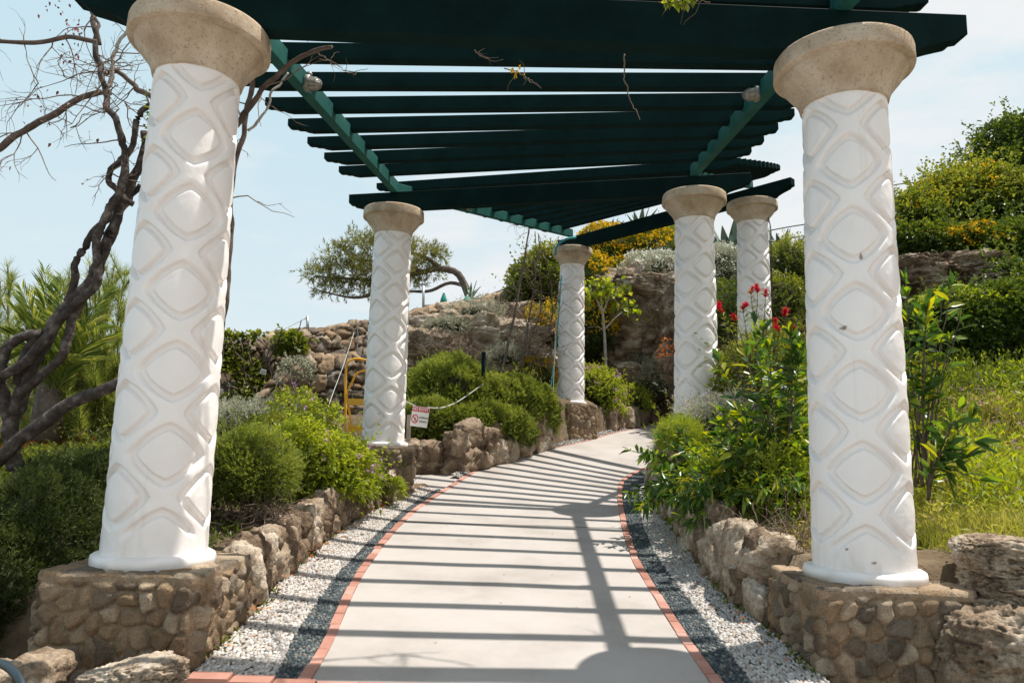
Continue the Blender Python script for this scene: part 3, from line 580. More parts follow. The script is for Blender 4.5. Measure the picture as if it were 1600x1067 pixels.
# ------------------------------------------------------------------ columns
HS = 2.858
def column(cx, cy, zb, rot, seed, label, z_ground, near=True, prz=0, pd=(.80, .76), chips=None):
    root = thing('column', label, 'column', (cx, cy, z_ground), 'white relief columns of the pergola')
    plinth((cx, cy), pd[0], pd[1], z_ground - .12, zb - .002, seed, root, prz, .0105 if near else .014, .10 if near else .125)
    na, nz = (300, 560) if near else (150, 280)
    th = np.linspace(0, 2 * np.pi, na, endpoint=False)[:, None]; z = np.linspace(.06, HS, nz)[None]; t = z / HS
    R = .275 + (.244 - .275) * t + .004 * np.sin(np.pi * t)
    u = (th - rot) / (2 * np.pi / 3); v = (HS * 1.003 - z) / .452; best = np.full((na, nz), 9.)
    for ou, ov in ((0, 0), (.5, .5)):
        du = np.abs((u - ou + .5) % 1 - .5); dv = np.abs((v - ov + .5) % 1 - .5)
        dv = dv + 0 * th; du = du + 0 * z
        s = ((du / .385) ** 1.27 + (dv / .392) ** 1.27) ** (1 / 1.27); best = np.minimum(best, s)
    wob = .035 * fbm(np.stack([np.cos(th) * 2 + 0 * z, np.sin(th) * 2 + 0 * z, z * 4 + 0 * th], -1), 3, seed)
    s = best + wob
    groove = sstep(.69, .76, s) * (1 - sstep(.93, 1.005, s))
    pad = (1 - sstep(.0, .78, s)) * .004
    d = -.029 * groove + pad + .002 * sstep(1.0, 1.1, s)
    fade = sstep(.16, .24, z) * sstep(HS - .004, HS - .045, z); d = d * fade + .0035 * fbm(np.stack([np.cos(th) * 1.2 + 0 * z, np.sin(th) * 1.2 + 0 * z, z * 2.2 + 0 * th], -1), 3, seed + 1) + .0012 * fbm(np.stack([np.cos(th) * 8 + 0 * z, np.sin(th) * 8 + 0 * z, z * 25 + 0 * th], -1), 2, seed + 2)
    r = R + d
    Vv = np.stack([cx + r * np.cos(th), cy + r * np.sin(th), zb + z + 0 * th], -1).reshape(-1, 3)
    tan_tone = 1 - .045 * groove * fade * .4 * (.6 + .4 * fbm(np.stack([np.cos(th) * 3 + 0 * z, np.sin(th) * 3 + 0 * z, z * 3 + 0 * th], -1), 3, seed + 30))  # grooves slightly darker and tanner
    tan_tone = tan_tone * (1 - .16 * sstep(.25, .02, z) * sstep(-.1, .5, fbm(np.stack([np.cos(th) * 5 + 0 * z, np.sin(th) * 5 + 0 * z, z * 9 + 0 * th], -1), 4, seed + 31)))  # patchy grime near the foot
    strk = sstep(.25, .6, fbm(np.stack([np.cos(th) * 9 + 0 * z, np.sin(th) * 9 + 0 * z, z * .9 + 0 * th], -1), 3, seed + 33)); tan_tone = tan_tone * (1 - .05 * strk)
    tint = np.stack([tan_tone, tan_tone ** 1.25, tan_tone ** 1.6], -1)
    rc = random.Random(seed); q = 2 * np.pi
    for k in range(4 if not chips else 1 + len(chips)):
        if chips and k < len(chips): ct_, cz_, cw, ch = chips[k]; ct_ = rot + math.radians(ct_)
        else: ct_, cz_, cw, ch = rc.uniform(0, q), rc.uniform(.1, 2.6), rc.uniform(.006, .012), rc.uniform(.006, .014)
        dd = np.hypot(((th - ct_ + np.pi) % q - np.pi) * .265 / cw, (z - cz_) / ch) + .5 * fbm(np.stack([th * 40 + 0 * z, z * 60 + 0 * th, 0 * th + 0 * z], -1), 2, seed + k)
        m = (1 - sstep(.75, 1.05, dd))[..., None]; tint = tint * (1 - m) + np.array([.34, .31, .28]) * m
    mesh('shaft', rel(Vv, root), gridfaces(na, nz, True), MAT['white'], root, True, tint.reshape(-1, 3))
    k = 96; prof = [(.02, 0), (.312, 0), (.322, .008), (.323, .045), (.318, .062), (.300, .072), (.282, .076), (.2, .078)]
    Vr, Fr = lathe(prof, (cx, cy, zb), k); q = Vr - [cx, cy, zb]; Vr[:, :2] += q[:, :2] * (.035 * fbm(q * 6, 3, seed + 5))[:, None]; Vr[:, 2] += .006 * fbm(q * 7, 3, seed + 6)
    gr = 1 - .45 * sstep(.028, .0, q[:, 2]) * sstep(-.3, .4, fbm(q * [9, 9, 30], 3, seed + 35)) - .08 * sstep(.0, .5, fbm(q * 12, 3, seed + 36))
    mesh('base_ring', rel(Vr, root), Fr, MAT['white'], root, True, np.stack([gr, gr ** 1.2, gr ** 1.5], -1))
    pr = [(.1, -.012), (.240, -.014), (.256, -.010), (.259, .004), (.263, .02), (.269, .036), (.277, .056), (.292, .078), (.312, .104), (.334, .130), (.352, .156), (.364, .178), (.369, .198), (.369, .204), (.371, .2065), (.402, .2075), (.409, .211), (.411, .219), (.408, .27), (.407, .306), (.404, .320), (.396, .329), (.380, .332), (.2, .332), (.02, .332)]
    Vc, Fc = lathe(pr, (cx, cy, zb + HS), 128); q = Vc - [cx, cy, zb + HS]; m = (q[:, 2] < .325); Vc[:, :2] += q[:, :2] * (.012 * fbm(q * 5, 4, seed + 8) + .005 * fbm(q * 30, 2, seed + 9))[:, None] * m[:, None]
    mesh('capital', rel(Vc, root), Fc, MAT['capital'], root)
    return root
# rotation of the diamond facing each column's camera side
COLS = dict(L1=(-1.962, 4.26, .925), R1=(2.042, 4.37, .919), L2=(-1.649, 9.736, 1.596), R2=(2.321, 9.252, 1.745), L3=(1.194, 14.76, 2.514), R3=(3.934, 11.85, 2.569))
def facing(n, off): x, y, z = COLS[n]; return math.atan2(-y, -x) + math.radians(off)
column(*COLS['L1'], facing('L1', 4), 11, 'white relief column nearest the camera on the left side of the path, bare vine behind it', .10)
column(*COLS['R1'], facing('R1', 5), 12, 'white relief column nearest the camera on the right, meadow and boulders beside it', .10, chips=[(9, 1.83, .013, .02), (-17, 1.42, .03, .011), (-22, .19, .008, .008), (6, .13, .012, .008)])
column(*COLS['L2'], facing('L2', 16), 13, 'white relief column with the yellow ladder behind it and the no entry sign beside it', 1.0, False, .25, (.72, .8))
column(*COLS['R2'], facing('R2', -26), 14, 'white relief column rising straight out of the leafy shrubs right of the path bend', .95, False, .12)
column(*COLS['L3'], facing('L3', 25), 15, 'farthest white relief column left of the path, slim pale tree just behind it', 1.82, False, .62, (.72, .80))
column(*COLS['R3'], facing('R3', 30), 16, 'white relief column standing behind the red bottlebrush flowers, only its upper half showing', 1.6, False, .8)

# ------------------------------------------------------------------ pergola
def profile_bar(root, name, A, B, o0, o1, h, th, lip=.45, sc=.3, double=False, bow=0, mat='green'):
    """timber from A to B (bottom centre line, world); overhangs o0/o1 with scalloped ends"""
    A = np.array(A, float); B = np.array(B, float); D = B - A; Ln = np.linalg.norm(D); X = D / Ln; Yv = np.cross([0, 0, 1], X); Yv /= np.linalg.norm(Yv); Zv = np.cross(X, Yv)
    def endp(o):   # from tip-top to bottom start, x measured outwards
        if o <= .001: return [(0, h), (0, 0)]
        P = [(o, h), (o, h * lip)]
        if double:
            P += [(o - sc * .12, h * lip * .80), (o - sc * .30, h * lip * .78), (o - sc * .42, h * lip * .55), (o - sc * .62, h * lip * .50), (o - sc * .75, h * .10), (o - sc, 0)]
        else:
            P += [(o - sc * .16, h * lip * .92), (o - sc * .2, h * lip * .80)]
            for q in np.linspace(0, 1, 7): P.append((o - sc * (.25 + .75 * math.sin(q * math.pi / 2)), h * lip * .8 * (1 - q) ** 1.0 * .9 if q < 1 else 0))
        return P
    e0 = endp(o0); e1 = endp(o1)
    poly = [(-x, z) for x, z in e0][::-1]      # bottom .. tip-top on the A side
    poly = poly + [(Ln + x, z) for x, z in e1] # tip-top .. bottom on the B side
    poly = np.array(poly); n = len(poly)
    Vv = np.concatenate([A + poly[:, :1] * X + poly[:, 1:] * Zv + s * th / 2 * Yv for s in (-1, 1)])
    import bmesh
    bm = bmesh.new(); vs = [bm.verts.new(v - np.array(root.location[:])) for v in Vv]
    bm.faces.new(vs[:n][::-1]); bm.faces.new(vs[n:])
    for k in range(n): bm.faces.new([vs[k], vs[(k + 1) % n], vs[n + (k + 1) % n], vs[n + k]])
    bmesh.ops.recalc_face_normals(bm, faces=bm.faces); bmesh.ops.bevel(bm, geom=bm.edges[:], offset=.005, segments=1, affect='EDGES', clamp_overlap=True)
    # local frame so the grain runs along the timber
    R = Matrix((tuple(X), tuple(Yv), tuple(Zv))); o0_ = Vector(A - np.array(root.location[:]))
    for v in bm.verts: v.co = R @ (v.co - o0_)
    me = bpy.data.meshes.new(name); bm.to_mesh(me); bm.free(); me.materials.append(MAT[mat]); o = bpy.data.objects.new(name, me); link(o, root)
    o.matrix_local = Matrix.Translation(o0_) @ R.transposed().to_4x4()
    return o
perg = thing('pergola', 'dark green timber pergola of beams and scalloped slats over the path', 'pergola', (0, 4.3, 0))
def ctop(n, dz=0): x, y, z = COLS[n]; return np.array([x, y, z + HS + .333 + dz])
BH, BT, GH, GT, SH, ST = .245, .14, .155, .095, .138, .098
SD = -.045
# beams on the capitals
profile_bar(perg, 'cross_beam', ctop('L1'), ctop('R1'), .78, .78, .285, BT, .52, .34)
profile_bar(perg, 'cross_beam', ctop('L2'), ctop('R2'), .62, .72, BH, BT, .5, .3)
profile_bar(perg, 'cross_beam', ctop('L3'), ctop('R3'), .35, .72, BH, BT, .5, .3)
L0 = ctop('L1') + [-.10, -1.35, -.17]; R0 = ctop('R1') + [-.05, -1.35, -.17]
def gird(P, Q, e0=.0, e1=.0):
    return profile_bar(perg, 'girder', P + [0, 0, BH + .002 + (.04 if P[1] < 5 else 0)], Q + [0, 0, BH + .002 + (.04 if Q[1] < 5 else 0)], e0, e1, GH, GT, mat='greensunlit')
eps = np.array([0, .07, 0])
gL1 = (ctop('L1') + [.02, .02, 0], ctop('L2') - [0, .02, 0]); gR1 = (ctop('R1') + [0, .02, 0], ctop('R2') - [0, .02, 0])
gL2 = (ctop('L2') + [0, .05, 0], ctop('L3') - [.03, .05, 0]); gR2 = (ctop('R2') + [.02, .05, 0], ctop('R3') - [.03, .05, 0])
gL0 = (L0, ctop('L1')); gR0 = (R0, ctop('R1'))
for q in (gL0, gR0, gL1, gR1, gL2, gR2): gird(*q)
def slat_row(gl, gr, ts, ts2, ol, orr):
    for a_, b_ in zip(ts, ts2):
        P = gl[0] + (gl[1] - gl[0]) * a_ + [0, 0, BH + GH + SD]; Q = gr[0] + (gr[1] - gr[0]) * b_ + [0, 0, BH + GH + SD]
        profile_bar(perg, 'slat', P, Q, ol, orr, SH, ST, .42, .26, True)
slat_row(gL0, gR0, [.22, .60], [.22, .60], .6, .6)
t1 = [.012] + [.118 + .1115 * k for k in range(8)]
slat_row(gL1, gR1, t1, t1, .62, .60)
t2 = [(.06 + k * .0955) for k in range(10)]
slat_row(gL2, gR2, t2, t2, .5, .55)

def bulkhead(p, nrm, label, part_of=None):
    """oval caged bulkhead lamp fixed to a girder face"""
    root = thing('bulkhead_lamp', label, 'lamp', p, 'caged lamps on the girders'); nrm = Vector(nrm).normalized()
    Rm = nrm.to_track_quat('Z', 'Y').to_matrix(); R = np.array(Rm)
    def put(nm, V, Fc, m): return mesh(nm, (np.asarray(V) * 1.08) @ R.T, Fc, MAT[m], root)
    V, Fc = lathe([(.001, 0), (.062, 0), (.066, .006), (.066, .03), (.058, .04), (.05, .042)], (0, 0, 0), 28); put('housing', V, Fc, 'lampcage')
    V, Fc = lathe([(.052, .036)] + [(.052 * math.cos(q), .036 + .085 * math.sin(q)) for q in np.linspace(0.05, 1.55, 9)], (0, 0, 0), 28); put('glass_dome', V, Fc, 'lampglass')
    a = Acc()
    for k in range(4):
        an = k * math.pi / 4; P = [(.058 * math.cos(q) * math.cos(an), .058 * math.cos(q) * math.sin(an), .038 + .092 * math.sin(q)) for q in np.linspace(0, math.pi, 15)]; a.add(*tube(P, .0028, 5))
    P = [(.05 * math.cos(q), .05 * math.sin(q), .085) for q in np.linspace(0, 2 * math.pi, 25)]; a.add(*tube(P, .0028, 5, cap=False))
    V = np.concatenate(a.V); put('wire_cage', V, [np.concatenate(f) for f in a.F.values()], 'lampcage')
    V, Fc = box((0, .075, .02), (.03, .03, .03)); put('cable_gland', V, Fc, 'lampcage')
    return root
def on_girder(gd, t, side):
    p = gd[0] + (gd[1] - gd[0]) * t + [0, 0, BH + GH * .5]; d = gd[1] - gd[0]; n = np.array([d[1], -d[0], 0]); n /= np.linalg.norm(n); n *= side
    return p + n * (GT / 2 + .002), n
p, n = on_girder(gL1, .30, 1); bulkhead(p, n + [0, 0, -.1], 'caged bulkhead lamp on the sunlit left girder above the path')
p, n = on_girder(gR1, .34, -1); bulkhead(p, n + [0, 0, -.1], 'caged bulkhead lamp on the shaded right girder near the right front column')
p, n = on_girder(gL2, .30, 1); bulkhead(p, n + [0, 0, -.1], 'small caged bulkhead lamp on the far left girder beyond the second beam')

# ------------------------------------------------------------------ foliage machinery
def unit(v): return v / (np.linalg.norm(v, axis=-1, keepdims=True) + 1e-9)
def leaf_geo(P, D, ln_, wd, rng, kind='diamond', droop=.2, tone=None, upb=.6):
    n = len(P); D = unit(D); up = unit(rng.normal(0, 1, (n, 3)) * .55 + np.array([0, 0, upb])); Sd = unit(np.cross(D, up)); Nn = np.cross(Sd, D)
    ln_ = np.broadcast_to(ln_, (n,))[:, None] * rng.uniform(.65, 1.25, (n, 1)); wd = np.broadcast_to(wd, (n,))[:, None] * rng.uniform(.75, 1.2, (n, 1))
    dz = np.array([0, 0, -1.]) * ln_ * droop
    if kind == 'diamond':
        V = np.stack([P, P + D * ln_ * .48 - Sd * wd * .5 + Nn * wd * .18, P + D * ln_ + dz, P + D * ln_ * .48 + Sd * wd * .5 + Nn * wd * .18], 1); f = np.array([[0, 1, 2], [0, 2, 3]])
    elif kind == 'blade':
        V = np.stack([P - Sd * wd * .5, P + Sd * wd * .5, P + D * ln_ + dz], 1); f = np.array([[0, 1, 2]])
    elif kind == 'long':
        q = [P]
        for t, ww in ((.22, .40), (.5, .5), (.78, .33)):
            c = P + D * ln_ * t + dz * t * t; q += [c - Sd * wd * ww + Nn * wd * .14, c - Nn * wd * .04, c + Sd * wd * ww + Nn * wd * .14]
        q.append(P + D * ln_ + dz); V = np.stack(q, 1)
        f = [[0, 2, 1], [0, 3, 2]]
        for a in (1, 4): f += [[a, a + 1, a + 4], [a, a + 4, a + 3], [a + 1, a + 2, a + 5], [a + 1, a + 5, a + 4]]
        f += [[7, 8, 10], [8, 9, 10]]; f = np.array(f)
    elif kind == 'petal':
        V = np.stack([P + Sd * wd * .5, P + Nn * wd * .5, P - Sd * wd * .5, P - Nn * wd * .5], 1); f = np.array([[0, 1, 2], [0, 2, 3]])
    k = V.shape[1]; Fc = (f[None] + (np.arange(n) * k)[:, None, None]).reshape(-1, 3)
    tn = rng.random(n) if tone is None else np.clip(tone + rng.normal(0, .13, n), 0, 1)
    return V.reshape(-1, 3), Fc, np.repeat(tn[:, None] * np.ones((1, 3)), k, 0)
def blob_points(blobs, n, rng, seed, lump=.22, fr=2.2, shell=.25, lower=-.55):
    """points near the surface of a union of ellipsoids, uneven outline"""
    B = np.array([list(c) + list(r) for c, r in blobs]); ar = (B[:, 3] * B[:, 4] * B[:, 5]) ** (2 / 3); out = []; D_ = []; need = n; tries = 0
    while need > 0 and tries < 12:
        tries += 1; m = need * 2; k = rng.choice(len(B), m, p=ar / ar.sum()); d = unit(rng.normal(0, 1, (m, 3))); keep = d[:, 2] > lower; d = d[keep]; k = k[keep]
        c = B[k, :3]; r = B[k, 3:]; s = 1 + lump * fbm(d * fr + k[:, None] * 3.1, 3, seed); s = s * (1 - shell * rng.random(len(d)) ** 1.6)
        p = c + d * r * s[:, None]; q = np.min(np.where(np.arange(len(B))[None] == k[:, None], 9, np.linalg.norm((p[:, None] - B[None, :, :3]) / B[None, :, 3:], axis=2)), 1)
        ok = q > .86; p = p[ok]; nn = unit(d[ok] / r[ok]); gap = fbm(p * 3.0 / max(.25, ar.mean() ** .5), 2, seed + 4); okk = gap > -.38; p = p[okk]; nn = nn[okk]
        out.append(p[:need]); D_.append(nn[:need]); need -= len(p[:need])
    return np.concatenate(out), np.concatenate(D_)
def shoots(P, Nn, per, ln_, rng, upw=.4, spread=.5):
    """leaf bases and directions along short shoots"""
    n = len(P); A = unit(Nn + np.array([0, 0, upw]) + rng.normal(0, spread, (n, 3))); t = rng.random((n, per)); base = P[:, None] + A[:, None] * (t * ln_)[..., None]
    rad = unit(np.cross(A[:, None], rng.normal(0, 1, (n, per, 3)))); d = unit(A[:, None] * (.35 + .9 * t[..., None]) + rad * .75)
    return base.reshape(-1, 3), d.reshape(-1, 3)
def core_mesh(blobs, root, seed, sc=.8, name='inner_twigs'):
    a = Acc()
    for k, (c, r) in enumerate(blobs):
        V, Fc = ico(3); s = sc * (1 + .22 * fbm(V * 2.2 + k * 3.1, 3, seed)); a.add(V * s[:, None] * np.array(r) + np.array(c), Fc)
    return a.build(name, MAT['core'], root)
def PB(u, v, Y, ru, rv, ry=None):
    c = at(u, v, Y); k = Y / F; return (c, (ru * k, ry if ry else ru * k * .9, rv * k))
def bush(name, label, cat, blobs, mat, nsh, per, shl, ll, lw, kind='diamond', seed=0, group=None, flowers=None, core=.78, upw=.4, spread=.5, lump=.22, shell=.25, droop=.2, lower=-.55, twigs=0, long_=.04, leafname='foliage'):
    rng = np.random.default_rng(seed + 100); c0 = np.mean([b[0] for b in blobs], 0); zb = min(b[0][2] - b[1][2] for b in blobs)
    root = thing(name, label, cat, (c0[0], c0[1], zb), group)
    P, Nn = blob_points(blobs, nsh, rng, seed, lump, shell=shell, lower=lower)
    b, d = shoots(P, Nn, per, shl * (1 + 2.2 * (rng.random((len(P), 1)) < long_)), rng, upw, spread)
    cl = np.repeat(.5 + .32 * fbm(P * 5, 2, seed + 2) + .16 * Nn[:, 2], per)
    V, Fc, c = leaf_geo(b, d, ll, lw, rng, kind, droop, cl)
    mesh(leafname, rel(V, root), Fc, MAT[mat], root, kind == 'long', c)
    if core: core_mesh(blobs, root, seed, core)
    if twigs or not core:
        a = Acc(); ctr = np.array([c0[0], c0[1], zb - .15])
        for q in P[rng.choice(len(P), min(len(P), twigs or 14), replace=False)]:
            mid = (ctr + q) / 2 + rng.normal(0, .06, 3) + [0, 0, -.05 * np.linalg.norm(q - ctr)]
            a.add(*tube(smooth_line([ctr + rng.normal(0, .05, 3) * [1, 1, 0], mid, q], 8), np.linspace(.011, .003, 8), 5, 0, cap=False))
        a.build('stems', MAT['twig'], root)
    if flowers:
        fm, fn, fs, clus = flowers; FP, FN = blob_points(blobs, fn, rng, seed + 5, lump, shell=.04, lower=-.1)
        FP = FP + FN * shl * .8
        pp = (FP[:, None] + rng.normal(0, fs * .9, (len(FP), clus, 3))).reshape(-1, 3)
        V, Fc, c = leaf_geo(pp, rng.normal(0, 1, (len(pp), 3)), fs, fs * 1.1, rng, 'petal'); mesh('blossom', rel(V, root), Fc, MAT[fm], root, False, c)
    return root
def dry_twigs(name, label, c, ext, n, seed, r=.006, ln_=.35, mat='twig'):
    rng = np.random.default_rng(seed); a = Acc()
    for k in range(n):
        p = np.array(c) + (rng.random(3) * 2 - 1) * np.array(ext); d = unit(rng.normal(0, 1, 3) + [0, -.3, .1]); P = [p]
        for q in range(5): d = unit(d + rng.normal(0, .35, 3)); P.append(P[-1] + d * ln_ * rng.uniform(.1, .3))
        a.add(*tube(P, np.linspace(r * rng.uniform(.5, 1.2), r * .3, 6), 4, cap=False))
    return tag(a.build(name, MAT[mat]), label, 'twigs', kind='stuff')

# ------------------------------------------------------------------ stone edgings, walls, rock
edging('stone_edging', 'rough stone edging of the flower bed between the two left columns', W_L, 4.72, 9.0, -1, .30, 3, (.19, .15, .3), 2)
edging('stone_edging', 'tall rough stone edging below the leafy shrubs right of the path', W_R, 4.85, 9.4, 1, .38, 4, (.21, .16, .3), 2)
edging('stone_edging', 'low far stone edging right of the path beyond the leafy shrubs', W_R, 9.7, 17.5, 1, .30, 6, (.32, .2, .3), 1)
edging('stone_edging', 'low stone edging running uphill beyond the farthest column on the left', W_L2, 15.5, 19.2, -1, .30, 5, (.34, .24, .3), 1)
edging('stone_edging', 'planter wall of rough boulders under the big round juniper', W_L2, 11.0, 13.45, -1, .50, 7, (.32, .24, .4), 2)
# planter returning left beside the side path
a = Acc(); r = random.Random(8)
for k, x in enumerate(np.arange(-5.6, -.75, .34)):
    for row in range(2):
        V, Fc = rock((x + r.uniform(-.04, .04), 11.12 + r.uniform(-.04, .06) + .05 * row, 1.15 + .26 * row + .1 + (.02 if x > -2 else 0)), (.42, .34, .36), 4, 800 + k * 3 + row, r.uniform(-.3, .3), .25); a.add(V, Fc, r.uniform(0, .7))
tag(a.build('stone_edging', MAT['rock']), 'shaded stone edging beside the roped off side path', 'wall')

ln_ = [(-9.5, 12.2), (-7.2, 12.9), (-5.4, 13.4), (-4.0, 14.3), (-2.6, 15.6), (-1.2, 16.8), (.3, 17.9), (1.2, 18.6)]
def wt(u, v, Y): return at(u, v, Y)[2]
ztop = [2.5, 3.0, wt(345, 541, 13.4), wt(470, 517, 14.3), wt(560, 496, 15.6), wt(690, 473, 16.8), wt(800, 455, 17.9), wt(860, 448, 18.6)]
stone_wall('retaining_wall', 'tall rubble retaining wall climbing to the right behind the left columns', ln_, [1.0, 1.1, 1.3, 1.4, 1.6, 2.4, 3.3, 4.0], ztop, 21, .55, .026, .24, .10, lean=.12, jag=.14)
ln2 = [(-4.75, 12.9), (-4.25, 13.0), (-3.6, 13.2), (-2.7, 13.9), (-1.7, 14.9), (-.9, 15.6)]
stone_wall('retaining_wall', 'lower rubble wall tier in front of the tall retaining wall, behind the ladder', ln2, [1.2, 1.2, 1.3, 1.5, 1.9, 2.3], [wt(400, 655, 12.9), wt(430, 600, 13.0), wt(480, 565, 13.2), wt(545, 552, 13.9), wt(640, 548, 14.9), wt(680, 560, 15.6)], 22, .8, .026, .32, .12, lean=.12, jag=.16)
def boulder(label, u, v, Y, w, h, dpt, seed, name='boulder', cat='rock', rough=.2, strat=0, rz=0, sub=6, tone=.6, group=None, tilt=0):
    c = at(u, v, Y); k = Y / F; V, Fc = rock((0, 0, 0), (w * k, dpt, h * k), sub, seed, rz, rough, strat, tilt)
    o = mesh(name, V, Fc, MAT['rock'], None, True, np.full(len(V), tone)); o.location = c
    return tag(o, label, cat, group)
boulder('long pale weathered rock outcrop above the round juniper', 740, 545, 15.6, 230, 95, 1.6, 31, rough=.22, strat=.08, tone=.75)
boulder('brownish rock outcrop just right of the second left column', 665, 560, 15.0, 120, 85, 1.3, 32, rough=.24, tone=.5)
boulder('rock slab at the wall foot under the dry shrubs', 800, 505, 16.6, 110, 55, 1.4, 33, rough=.25, tone=.7)
boulder('large brown eroded cliff rock behind the slim pale tree', 1010, 520, 18.6, 190, 170, 2.2, 34, rough=.2, strat=.13, tone=.25)
boulder('jutting cliff ledge under the white flowered shrub', 1030, 462, 18.2, 130, 46, 1.8, 35, rough=.25, strat=.1, tone=.5)
boulder('low grey rock at the cliff foot behind the silver shrub', 1010, 590, 17.6, 120, 40, 1.2, 36, rough=.25, tone=.6)
boulder('dark cliff rock partly hidden behind the second right column', 1085, 520, 17.6, 130, 160, 2.0, 37, rough=.22, strat=.12, tone=.25)
boulder('brown rock bank under the hillside shrubs on the right', 1452, 438, 11.8, 140, 60, 1.6, 38, rough=.25, strat=.08, tone=.25)
boulder('pale brown rock ledge above the clipped hedge on the right', 1540, 447, 11.3, 110, 42, 1.4, 39, rough=.26, strat=.1, tone=.4)
boulder('rounded top boulder of the pile beside the right front plinth', 1585, 872, 4.15, 150, 62, .5, 41, rough=.13, strat=0, tone=.6, tilt=.05)
boulder('flat middle boulder of the pile beside the right front plinth', 1600, 922, 4.12, 170, 70, .55, 42, rough=.13, strat=0, tone=.4)
boulder('big smooth boulder at the bottom right beside the front plinth', 1592, 1018, 4.02, 235, 140, .6, 43, rough=.14, tone=.65)
boulder('small boulder wedged between the plinth and the big smooth one', 1498, 1062, 3.95, 60, 70, .3, 44, rough=.2, tone=.35, sub=4)
boulder('pale sunlit flat boulder at the foot of the left front plinth', 210, 1062, 3.42, 135, 46, .30, 45, rough=.24, tone=.95, tilt=-.12)
boulder('grey boulder beside the sunlit flat one at bottom left', 58, 1052, 3.5, 62, 46, .3, 46, rough=.22, tone=.5, sub=4)
boulder('pale boulder at the bottom left corner under the hose', -5, 1062, 3.35, 62, 50, .3, 47, rough=.22, tone=.95, sub=4)
boulder('rock on the corner of the right edging just before the front plinth', 1205, 868, 5.0, 85, 60, .3, 48, rough=.22, tone=.75, sub=4)
# hose lying over the corner boulders
P = smooth_line([at(-30, 1040, 3.3), at(0, 1036, 3.2), at(18, 1046, 3.12), at(32, 1064, 3.05), at(40, 1090, 3.0)], 20)
a = Acc(); a.add(*tube(P, .017, 10)); tag(a.build('garden_hose', MAT['hose']), 'dark blue hose curving over the boulder at the bottom left corner', 'hose')

# ------------------------------------------------------------------ bare climber on the left
vine = thing('climbing_vine', 'large leafless twisted climber behind the left front column', 'climber', at(28, 760, 5.2))
def stem(pts, r0, r1, seed, mat='bark', k=9, rough=.28, name='stem', parent=vine, n=None):
    P = np.array([at(*p) for p in pts]); n = n or max(14, len(pts) * 6); Q = smooth_line(P, n); Q = Q + fbm(np.stack([np.arange(n) * .35, np.zeros(n), np.zeros(n) + seed], -1), 2, seed)[:, None] * np.array([.012, .02, .012])
    a = Acc(); a.add(*tube(Q, np.linspace(r0, r1, n) * 5.2 / F, k, rough, seed)); a.build(name, MAT[mat], parent); return Q
Y5 = lambda pts, y=5.2, dy=0: [(u, v, y + dy * i / max(1, len(pts) - 1)) for i, (u, v) in enumerate(pts)]
ST_ = []
ST_.append(stem(Y5([(30, 790), (28, 750), (22, 706), (13, 661), (6, 612), (2, 590), (5, 571), (15, 541), (41, 524), (66, 521)]), 9, 8, 1, 'barkdark'))
ST_.append(stem(Y5([(24, 735), (19, 657), (37, 609), (71, 534), (90, 500), (112, 474), (131, 455), (150, 425), (169, 376), (183, 345), (187, 322), (210, 277), (225, 240), (229, 205)], 5.22), 12, 7, 2, 'barkdark', 11, .35))
ST_.append(stem(Y5([(-20, 610), (0, 590), (34, 571), (56, 549), (86, 507), (120, 474), (150, 440), (150, 387), (158, 355), (150, 397), (165, 345), (187, 292), (195, 262), (191, 225), (180, 187), (165, 157), (161, 127), (154, 94), (148, 45), (140, -20)][:8] + [(158, 350), (178, 315), (192, 285), (195, 258), (191, 225), (180, 187), (165, 157), (161, 127), (154, 94), (148, 45), (140, -20)], 5.12), 8, 4, 3, 'barkdark'))
ST_.append(stem(Y5([(90, 510), (109, 462), (120, 414), (139, 372), (157, 350), (176, 340), (195, 319), (221, 289)], 5.3), 6.5, 5, 4, 'barkdark'))
ST_.append(stem(Y5([(22, 645), (30, 618), (56, 594), (94, 560), (112, 507), (122, 478), (140, 440), (160, 400), (176, 356), (186, 335)], 5.16), 8, 6, 5, 'barkdark'))
ST_.append(stem(Y5([(-60, 745), (0, 717), (30, 687), (71, 657), (116, 627), (157, 611), (184, 599), (240, 580)], 4.95), 11, 8, 6, 'barkdark', 11, .2))
ST_.append(stem(Y5([(205, 320), (184, 300), (171, 277), (180, 259), (199, 240), (210, 210), (216, 180), (238, 163)], 5.15), 4.5, 5, 7, 'barkdark'))
ST_.append(stem(Y5([(-30, 244), (0, 232), (22, 214), (56, 195), (90, 176), (124, 154), (160, 144)], 5.3), 6, 4.5, 8))
ST_.append(stem(Y5([(-40, 64), (0, 65), (56, 67), (109, 58), (150, 66)], 5.1), 3, 4, 9))
ST_.append(stem(Y5([(240, 152), (221, 144), (200, 126), (180, 112), (160, 118), (140, 60), (120, 30), (118, -10)][:5], 5.25), 5, 3, 10))
ST_.append(stem(Y5([(345, 215), (371, 195), (390, 169), (412, 139), (442, 112), (469, 90), (500, 77), (520, 74)], 5.0, -.35), 5, 3, 11))
ST_.append(stem(Y5([(318, 760), (330, 640), (343, 560), (349, 500), (355, 447), (354, 414), (360, 364), (361, 320), (369, 247), (379, 217), (386, 169), (392, 131), (396, 100)], 5.25), 4.5, 4, 12))
ST_.append(stem(Y5([(390, 204), (412, 180), (427, 142), (440, 130), (450, 114)], 5.1), 2.4, 1.5, 13, 'palebark'))
ST_.append(stem(Y5([(168, 150), (176, 115), (180, 80), (188, 60), (198, 52), (200, 30)], 5.2), 4.5, 2, 14, 'palebark'))
ST_.append(stem(Y5([(158, 70), (152, 40), (145, 25), (140, -15)], 5.05), 3, 2, 15))
ST_.append(stem(Y5([(28, 600), (40, 550), (66, 521), (30, 600)][:3], 5.2), 7, 6, 16, 'barkdark'))
rngv = np.random.default_rng(44); tw = Acc(); red = []
